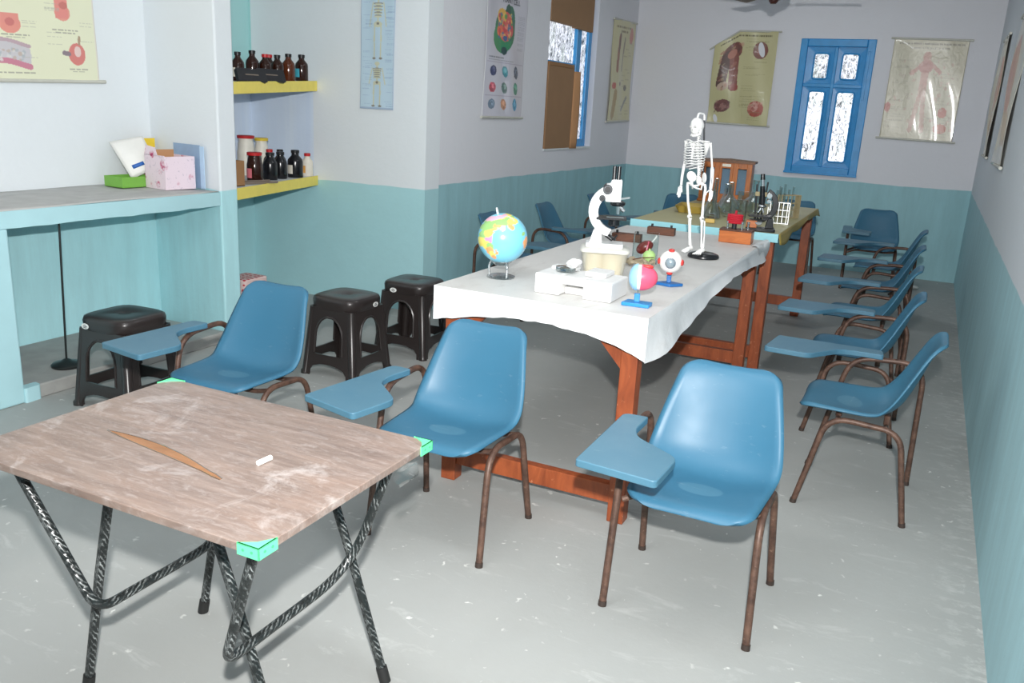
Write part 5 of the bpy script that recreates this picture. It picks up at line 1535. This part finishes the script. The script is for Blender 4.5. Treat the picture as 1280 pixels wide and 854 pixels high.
tag(obj('rubber_block', MB().box(-0.032, 0.032, -0.018, 0.018, 0, 0.026), 'block_yellow', None, smooth=0, bevel=0.004, loc=(-1.285, 5.72, FZ), rot=(0, 0, 0.15)), 'small pale yellow block near the front of the far table', 'block')
t = thing('enamel_tray', 'yellow shallow tray at the left side of the far table', 'tray', (-1.545, 6.28, FZ), 0.1)
tr = MB(); R0 = [round_poly([(-a, -b2), (a, -b2), (a, b2), (-a, b2)], 0.02, 3) for a, b2 in ((0.09, 0.12), (0.115, 0.145), (0.105, 0.135), (0.08, 0.11))]
for q, z in zip(R0, (0, 0.05, 0.05, 0.006)): tr.v += [(x, y, z) for x, y in q]
n = len(R0[0])
for k in range(3):
    for i in range(n): tr.f.append((k*n+i, k*n+(i+1) % n, (k+1)*n+(i+1) % n, (k+1)*n+i))
tr.f += [tuple(range(n))[::-1], tuple(range(3*n, 4*n))]
obj('pan', tr, 'dish_yellow', t)

def black_microscope():
    t = thing('microscope', 'old black compound microscope on the far table', 'microscope', (-0.935, 5.585, FZ), math.radians(12))
    Bk = 'black_gloss'
    obj('base', MB().prism(round_poly([(-0.09, -0.05), (0.095, -0.06), (0.095, 0.06), (-0.09, 0.05), (-0.05, 0.0)], 0.012, 3), 0, 0.018), Bk, t, bevel=0.003)
    obj('pillar', MB().prism([(0.03, 0.018), (0.085, 0.018), (0.075, 0.085), (0.045, 0.085)], -0.016, 0.016, Matrix.Rotation(PI/2, 4, 'X')), Bk, t, smooth=0, bevel=0.004)
    out_, inn = [], []
    for i in range(15):
        a = math.radians(-80+i*(150)/14)
        out_.append((0.0+0.098*math.cos(a), 0.165+0.105*math.sin(a))); inn.append((0.0+0.062*math.cos(a), 0.165+0.075*math.sin(a)))
    obj('arm', MB().prism(out_+inn[::-1], -0.014, 0.014, Matrix.Rotation(PI/2, 4, 'X')), Bk, t, smooth=30, bevel=0.003)
    obj('stage', MB().box(-0.075, 0.065, -0.05, 0.05, 0.088, 0.097), Bk, t, smooth=0, bevel=0.002)
    a = Vector((0.0, 0, 0.155)); d = Vector((-0.10, 0, 0.99)).normalized()
    obj('body_tube', MB().cyl(a, a+d*0.125, 0.016, n=16), Bk, t)
    obj('draw_tube', MB().cyl(a+d*0.125, a+d*0.165, 0.012, n=14), 'chrome', t)
    obj('eyepiece', MB().cyl(a+d*0.165, a+d*0.20, 0.015, 0.013, 14), Bk, t)
    obj('nosepiece', MB().ell(a, 0.028, 0.028, 0.012), 'chrome', t)
    for dx in (-0.02, 0.012): obj('objective', MB().cyl((a.x, 0, a.z), (a.x+dx, -0.005, 0.112), 0.009, 0.006), 'chrome', t)
    for z in (0.225, 0.19):
        obj('focus_knob', MB().cyl((0.035, -0.045, z), (0.035, 0.045, z), 0.016 if z > 0.2 else 0.011, n=16), 'chrome', t)
    obj('mirror', MB().lathe([(0, -0.004), (0.022, -0.004), (0.022, 0.004), (0, 0.004)], 18, (-0.01, -0.02, 0.055), Matrix.Rotation(math.radians(60), 3, 'X')), 'chrome', t)
    obj('wooden_chock', MB().box(-0.085, -0.02, -0.025, 0.03, 0.0185, 0.062), 'orange_box_wood', t, smooth=0, bevel=0.002)
black_microscope()
mt = thing('instrument_stand', 'thin dark upright clamp stand behind the black microscope', 'stand', (-1.045, 6.12, FZ))
obj('base', MB().box(-0.05, 0.05, -0.035, 0.035, 0, 0.012), 'dark_steel', mt, smooth=0, bevel=0.002)
for x, h_ in ((0.0, 0.30), (0.022, 0.27), (-0.018, 0.25)): obj('rod', MB().cyl((x, 0, 0.01), (x*1.8, 0, h_), 0.007, 0.006, 10), 'dark_steel', mt)
obj('clamp', MB().box(-0.035, 0.045, -0.012, 0.012, 0.17, 0.20), 'rack_wood', mt, smooth=0, bevel=0.003)

def tube_rack(label, loc, rz, mat, nx, H=0.115, L=0.13):
    t = thing('test_tube_rack', label, 'rack', loc, rz, group='test tube racks')
    D = 0.028
    for q in (-1, 1): obj('end_plate', MB().box(q*L/2-0.003, q*L/2+0.003, -D, D, 0, H), mat, t, smooth=0)
    for z in (0.0, H*0.33, H*0.62, H-0.004): obj('tier', MB().box(-L/2+0.003, L/2-0.003, -D, D, z, z+0.005), mat, t, smooth=0)
    for i in range(nx):
        x = -L/2+L*(i+0.5)/nx
        obj('divider', MB().box(x-0.0025, x+0.0025, -D-0.003, -D, 0, H), mat, t, smooth=0)
    return t
tube_rack('bright aluminium test tube rack beside the black microscope', (-0.905, 6.09, FZ), math.radians(6), 'aluminium', 5, 0.145, 0.14)
tube_rack('tan wooden test tube rack behind the aluminium rack', (-0.905, 6.50, FZ), math.radians(50), 'rack_wood', 5, 0.165, 0.17)
for i, (x, y) in enumerate([(-0.955, 6.09), (-0.93, 6.10), (-0.905, 6.092), (-0.88, 6.095), (-0.965, 6.45), (-0.935, 6.46), (-0.91, 6.50), (-0.885, 6.53)]):
    tubep = [(0, 0.001), (0.006, 0.003), (0.008, 0.009), (0.008, 0.155), (0.0095, 0.158), (0.007, 0.157), (0.007, 0.009), (0, 0.004)]
    s = 1.25+0.12*(i % 3)
    tag(obj('test_tube', MB().lathe([(r, z*s) for r, z in tubep], 12), GL, None, loc=(x, y, FZ+0.006)), 'clear test tube, ' + ['leftmost', 'second from left', 'third from left', 'rightmost'][i % 4] + (' in the aluminium rack' if i < 4 else ' in the tan wooden rack'), 'test tube', 'test tubes in aluminium rack' if i < 4 else 'test tubes in wooden rack')

# ------------------------------------------------------------------ alcove things
def bottle(loc, r, h, mat, cap, label, lab_mat=None, cap_h=0.022, neck=0.42, name='reagent_bottle', cat='bottle', group=None):
    t = thing(name, label, cat, loc, random.uniform(0, 6) if not lab_mat else -0.65, group=group)
    rn = r*neck
    prof = [(0, 0), (r*0.95, 0), (r, r*0.1), (r, h*0.58), (r*0.93, h*0.66), (rn*1.1, h*0.80), (rn, h*0.84), (rn, h-0.008), (0, h-0.008)]
    body = obj('body', MB().lathe(prof, 20), mat, t, smooth=50)
    obj('cap', MB().lathe([(rn*1.2, h-cap_h), (rn*1.25, h-0.003), (rn*1.1, h), (0, h)], 16), cap, t)
    if lab_mat:
        b = MB(); n = 10
        for i in range(n+1):
            a = -PI/2-1.0+2.0*i/n
            for z in (h*0.14, h*0.46): b.v.append(((r+0.001)*math.cos(a), (r+0.001)*math.sin(a), z))
        for i in range(n): b.f.append((2*i, 2*i+2, 2*i+3, 2*i+1))
        obj('label', b, lab_mat, t)
    return t
BG1 = 'amber bottles on the upper shelf'
for (x, y, r, h_, mt_, cp, lab, lm) in [
    (-4.25, 4.515, 0.042, 0.185, 'amber_glass', 'cap_black', 'amber bottle at the left end of the upper shelf with pale label', 'label_white'),
    (-4.34, 4.75, 0.045, 0.20, 'amber_glass', 'cap_black', 'second amber bottle from the left on the upper shelf, taller black stopper', None),
    (-4.31, 4.845, 0.045, 0.18, 'amber_glass', 'cap_red', 'left of two red capped amber bottles on the upper shelf', None),
    (-4.38, 4.92, 0.045, 0.18, 'amber_glass', 'cap_red', 'right of two red capped amber bottles on the upper shelf', None),
    (-4.31, 4.97, 0.044, 0.178, 'amber_glass', 'cap_black', 'dark amber bottle behind the right black box, upper shelf', None),
    (-4.345, 5.13, 0.046, 0.19, 'amber_glass_brown', 'cap_black', 'brown glass bottle without label, second from the right on the upper shelf', None),
    (-4.385, 5.325, 0.048, 0.19, 'amber_glass', 'cap_black', 'amber bottle with blue and white label at the right end of upper shelf', 'label_blue')]:
    if lab.startswith('right of two'): x, y = -4.42, 5.01
    bottle((x, y, shelf_z(y, True)+0.001), r, h_, mt_, cp, lab, lm, group=BG1)
for (x, y, lab) in ((-4.125, 4.52, 'left black flat box leaning in front of the upper shelf bottles'), (-4.185, 4.775, 'right black flat box leaning in front of the upper shelf bottles')):
    t = thing('slide_box', lab, 'box', (x, y, shelf_z(y, True)+0.002), math.radians(90-14), group='black flat boxes on the upper shelf')
    rm = Matrix.Rotation(math.radians(-22), 4, 'X')
    obj('box_body', MB().box(-0.108, 0.108, 0.0, 0.03, 0.0, 0.085, rm), 'flat_box_black', t, smooth=0, bevel=0.003)
    obj('box_lid', MB().box(-0.110, 0.110, -0.005, 0.0, 0.0, 0.087, rm), 'flat_box_black', t, smooth=0, bevel=0.002)
    obj('print', MB().box(-0.05, 0.05, -0.0055, -0.005, 0.04, 0.048, rm), 'tray_grey', t, smooth=0)
BG2 = 'jars and bottles on the lower shelf'
for (nm, x, y, r, h_, mt_, cp, lab, lm, nk) in [
    ('storage_jar', -4.70, 5.05, 0.066, 0.295, 'jar_white', 'cap_red', 'tall white jar with red lid at the back of the lower shelf', None, 0.80),
    ('storage_jar', -4.72, 5.24, 0.058, 0.275, 'jar_white', 'cap_yellow', 'tall jar with yellow label at the back of the lower shelf', 'card_yellow', 0.75),
    ('storage_jar', -4.29, 4.69, 0.055, 0.205, 'amber_glass', 'cap_red', 'dark jar with wide red lid and pink label on the lower shelf', 'label_pink', 0.78),
    ('reagent_bottle', -4.34, 4.905, 0.052, 0.195, 'bottle_black', 'cap_black', 'left of two plain black bottles in front on the lower shelf', None, 0.5),
    ('reagent_bottle', -4.37, 5.05, 0.048, 0.195, 'bottle_black', 'cap_black', 'right of two plain black bottles in front on the lower shelf', None, 0.5),
    ('reagent_bottle', -4.50, 5.08, 0.045, 0.205, 'amber_glass', 'cap_red', 'dark bottle with red cap standing in the second row of the lower shelf', None, 0.45),
    ('reagent_bottle', -4.52, 5.22, 0.045, 0.20, 'amber_glass', 'cap_black', 'dark bottle with black cap in the second row of the lower shelf', None, 0.45),
    ('reagent_bottle', -4.385, 5.235, 0.058, 0.205, 'bottle_black', 'cap_black', 'stout black bottle with white label near the right end of lower shelf', 'label_white', 0.45),
    ('reagent_bottle', -4.42, 5.42, 0.045, 0.175, 'label_white', 'cap_red', 'small white bottle with red cap and orange label, lower shelf right end', 'label_orange', 0.45)]:
    bottle((x, y, shelf_z(y, False)+0.001), r, h_, mt_, cp, lab, lm, neck=nk, name=nm, cat='jar' if 'jar' in nm else 'bottle', group=BG2)
t = thing('cardboard_box', 'open brown cardboard box at the left end of the lower shelf', 'box', (-4.21, 4.335, shelf_z(4.33, False)+0.002))
bb = MB()
for (x0, x1, y0, y1) in ((-0.10, 0.10, -0.06, -0.056), (-0.10, 0.10, 0.056, 0.06), (-0.10, -0.096, -0.056, 0.056), (0.096, 0.10, -0.056, 0.056)): bb.box(x0, x1, y0, y1, 0, 0.165)
bb.box(-0.10, 0.10, -0.06, 0.06, 0, 0.004)
obj('walls', bb, 'cardboard', t, smooth=0)
for k, (x, y, cm, lab) in enumerate(((-4.18, 4.31, 'cap_red', 'small red capped bottle poking out of the cardboard box'), (-4.19, 4.36, 'cap_yellow', 'small yellow capped bottle poking out of the cardboard box'))):
    bottle((x, y, shelf_z(y, False)+0.008), 0.022, 0.185, 'amber_glass', cm, lab, None, neck=0.7, group='small bottles in the cardboard box')
t = thing('flat_tray', 'flat grey brown tray lying before the jars on the lower shelf', 'tray', (-4.205, 4.575, shelf_z(4.575, False)+0.002), math.radians(-14))
obj('tray_body', MB().box(-0.05, 0.05, -0.17, 0.17, 0, 0.008), 'tray_grey', t, smooth=0, bevel=0.002)
for q in (-1, 1): obj('tray_rim', MB().box(q*0.05-0.002, q*0.05+0.002, -0.17, 0.17, 0.008, 0.016), 'tray_grey', t, smooth=0)
# polka dot bag on the alcove floor
t = thing('polka_dot_bag', 'red polka dot bag on the floor behind the left blue chair', 'bag', (-4.32, 4.60, 0))
obj('bag_body', MB().prism(round_poly([(-0.10, -0.12), (0.10, -0.12), (0.10, 0.12), (-0.10, 0.12)], 0.03, 4), 0, 0.31), 'polka_red', t, bevel=0.01)


# ------------------------------------------------------------------ counter things and recess stand
CZ = 0.986
t = thing('shallow_box', 'shallow green cardboard box holding a white packet on the counter', 'box', (-4.495, 3.800, CZ), math.radians(-4))
g = MB()
for (x0, x1, y0, y1) in ((-0.085, 0.085, -0.115, -0.111), (-0.085, 0.085, 0.111, 0.115), (-0.085, -0.081, -0.111, 0.111), (0.081, 0.085, -0.111, 0.111)): g.box(x0, x1, y0, y1, 0, 0.065)
g.box(-0.085, 0.085, -0.115, 0.115, 0, 0.004)
obj('box_walls', g, 'box_green', t, smooth=0)
t = thing('white_packet', 'white paper packet with blue print leaning in the green box', 'packet', (-4.466, 3.853, CZ+0.008))
pb = Vector((-4.466, 3.853, CZ+0.008))
TLc, TRc, BRc, BLc = Vector((-4.600, 3.754, 1.250)), Vector((-4.495, 3.917, 1.290)), Vector((-4.401, 3.947, 1.106)), Vector((-4.480, 3.804, 1.030))
pn_ = (BRc-BLc).cross(TLc-BLc).normalized()
def pk_pt(u, v, o=0.0): return tuple(BLc*(1-u)*(1-v)+BRc*u*(1-v)+TRc*u*v+TLc*(1-u)*v + pn_*(o+0.010*math.sin(PI*u)*math.sin(PI*v)) - pb)
obj('packet_front', MB().grid(10, 12, lambda u, v: pk_pt(u, v)), 'packet_white', t, solid=0.010)
obj('blue_print', MB().grid(5, 3, lambda u, v: pk_pt(0.22+0.40*u, 0.20+0.10*v, 0.0062)), 'ink_blue', t, solid=0.0006)
obj('black_print', MB().grid(3, 2, lambda u, v: pk_pt(0.56+0.14*u, 0.07+0.04*v, 0.0062)), 'ink_dark', t, solid=0.0006)
obj('packet_flap', MB().prism([(0, 0), (0.10, 0.0), (0.02, 0.11)], -0.002, 0.002, Matrix.Translation((0.02, 0.085, 0.0)) @ Matrix.Rotation(math.radians(60), 4, 'Z') @ Matrix.Rotation(PI/2, 4, 'X')), 'packet_white', t, smooth=0)
t = thing('open_carton', 'open brown and yellow carton behind the floral box on the counter', 'carton', (-4.565, 4.035, CZ), math.radians(4))
obj('carton_wall', MB().box(-0.05, -0.046, -0.08, 0.085, 0, 0.28), 'cardboard_light', t, smooth=0)
obj('carton_wall', MB().box(0.046, 0.05, -0.08, 0.085, 0, 0.13), 'cardboard_light', t, smooth=0)
obj('carton_wall', MB().box(-0.046, 0.046, 0.081, 0.085, 0, 0.14), 'cardboard_light', t, smooth=0)
obj('yellow_flap', MB().box(-0.045, -0.041, -0.08, 0.085, 0.205, 0.283), 'card_yellow', t, smooth=0)
t = thing('floral_box', 'open pink floral gift box standing on the counter by the pier', 'box', (-4.283, 3.930, CZ), math.radians(-9))
f = MB()
W, D, H = 0.105, 0.105, 0.200
f.box(W-0.004, W, -D, D, 0, H).box(-W, W-0.004, -D, -D+0.004, 0, H+0.005).box(-W, -W+0.004, -D+0.004, D, 0, H).box(-W+0.004, W-0.004, -D+0.004, D-0.004, 0, 0.004).box(-W+0.004, W-0.004, D-0.004, D, 0, H)
obj('box_walls', f, 'floral_paper', t, smooth=0)
obj('inner_card', MB().box(-W+0.006, -W+0.01, -D+0.01, D-0.01, 0.02, H+0.03), 'cardboard_light', t, smooth=0)
obj('side_flap', MB().prism([(-W, H), (W*0.3, H), (W*0.1, H+0.05), (-W*0.8, H+0.06)], 0, 0.003, Matrix.Translation((0, -D+0.003, 0)) @ Matrix.Rotation(PI/2, 4, 'X')), 'floral_paper', t, smooth=0)
t = thing('blue_card', 'pale blue folded card standing between floral box and pier', 'card', (-4.268, 4.060, CZ), math.radians(-9.0))
obj('card_face', MB().box(-0.15, 0.125, 0.004, 0.008, 0, 0.268), 'card_blue', t, smooth=0)
obj('card_side', MB().box(0.125, 0.165, 0.002, 0.006, 0, 0.262), 'card_bluepale', t, smooth=0)

t = thing('rod_stand', 'thin black rod stand with round base under the counter', 'stand', (-4.135, 2.995, 0.076))
obj('base', MB().lathe([(0, 0), (0.078, 0), (0.080, 0.012), (0.07, 0.022), (0.03, 0.032), (0.012, 0.045), (0, 0.045)], 28), 'stand_black', t)
obj('rod', MB().cyl((0, 0, 0.04), (0.0, 0.03, 0.79), 0.0055, n=10), 'stand_black', t)

# small litter by the back right corner
tag(obj('crumpled_paper', MB().ell((0, 0, 0.02), 0.05, 0.03, 0.02, 9, 5), 'chalk_white', None, loc=(0.02, 9.45, 0), rot=(0, 0, 0.4)), 'small white crumpled paper on the floor in the far right corner', 'paper')
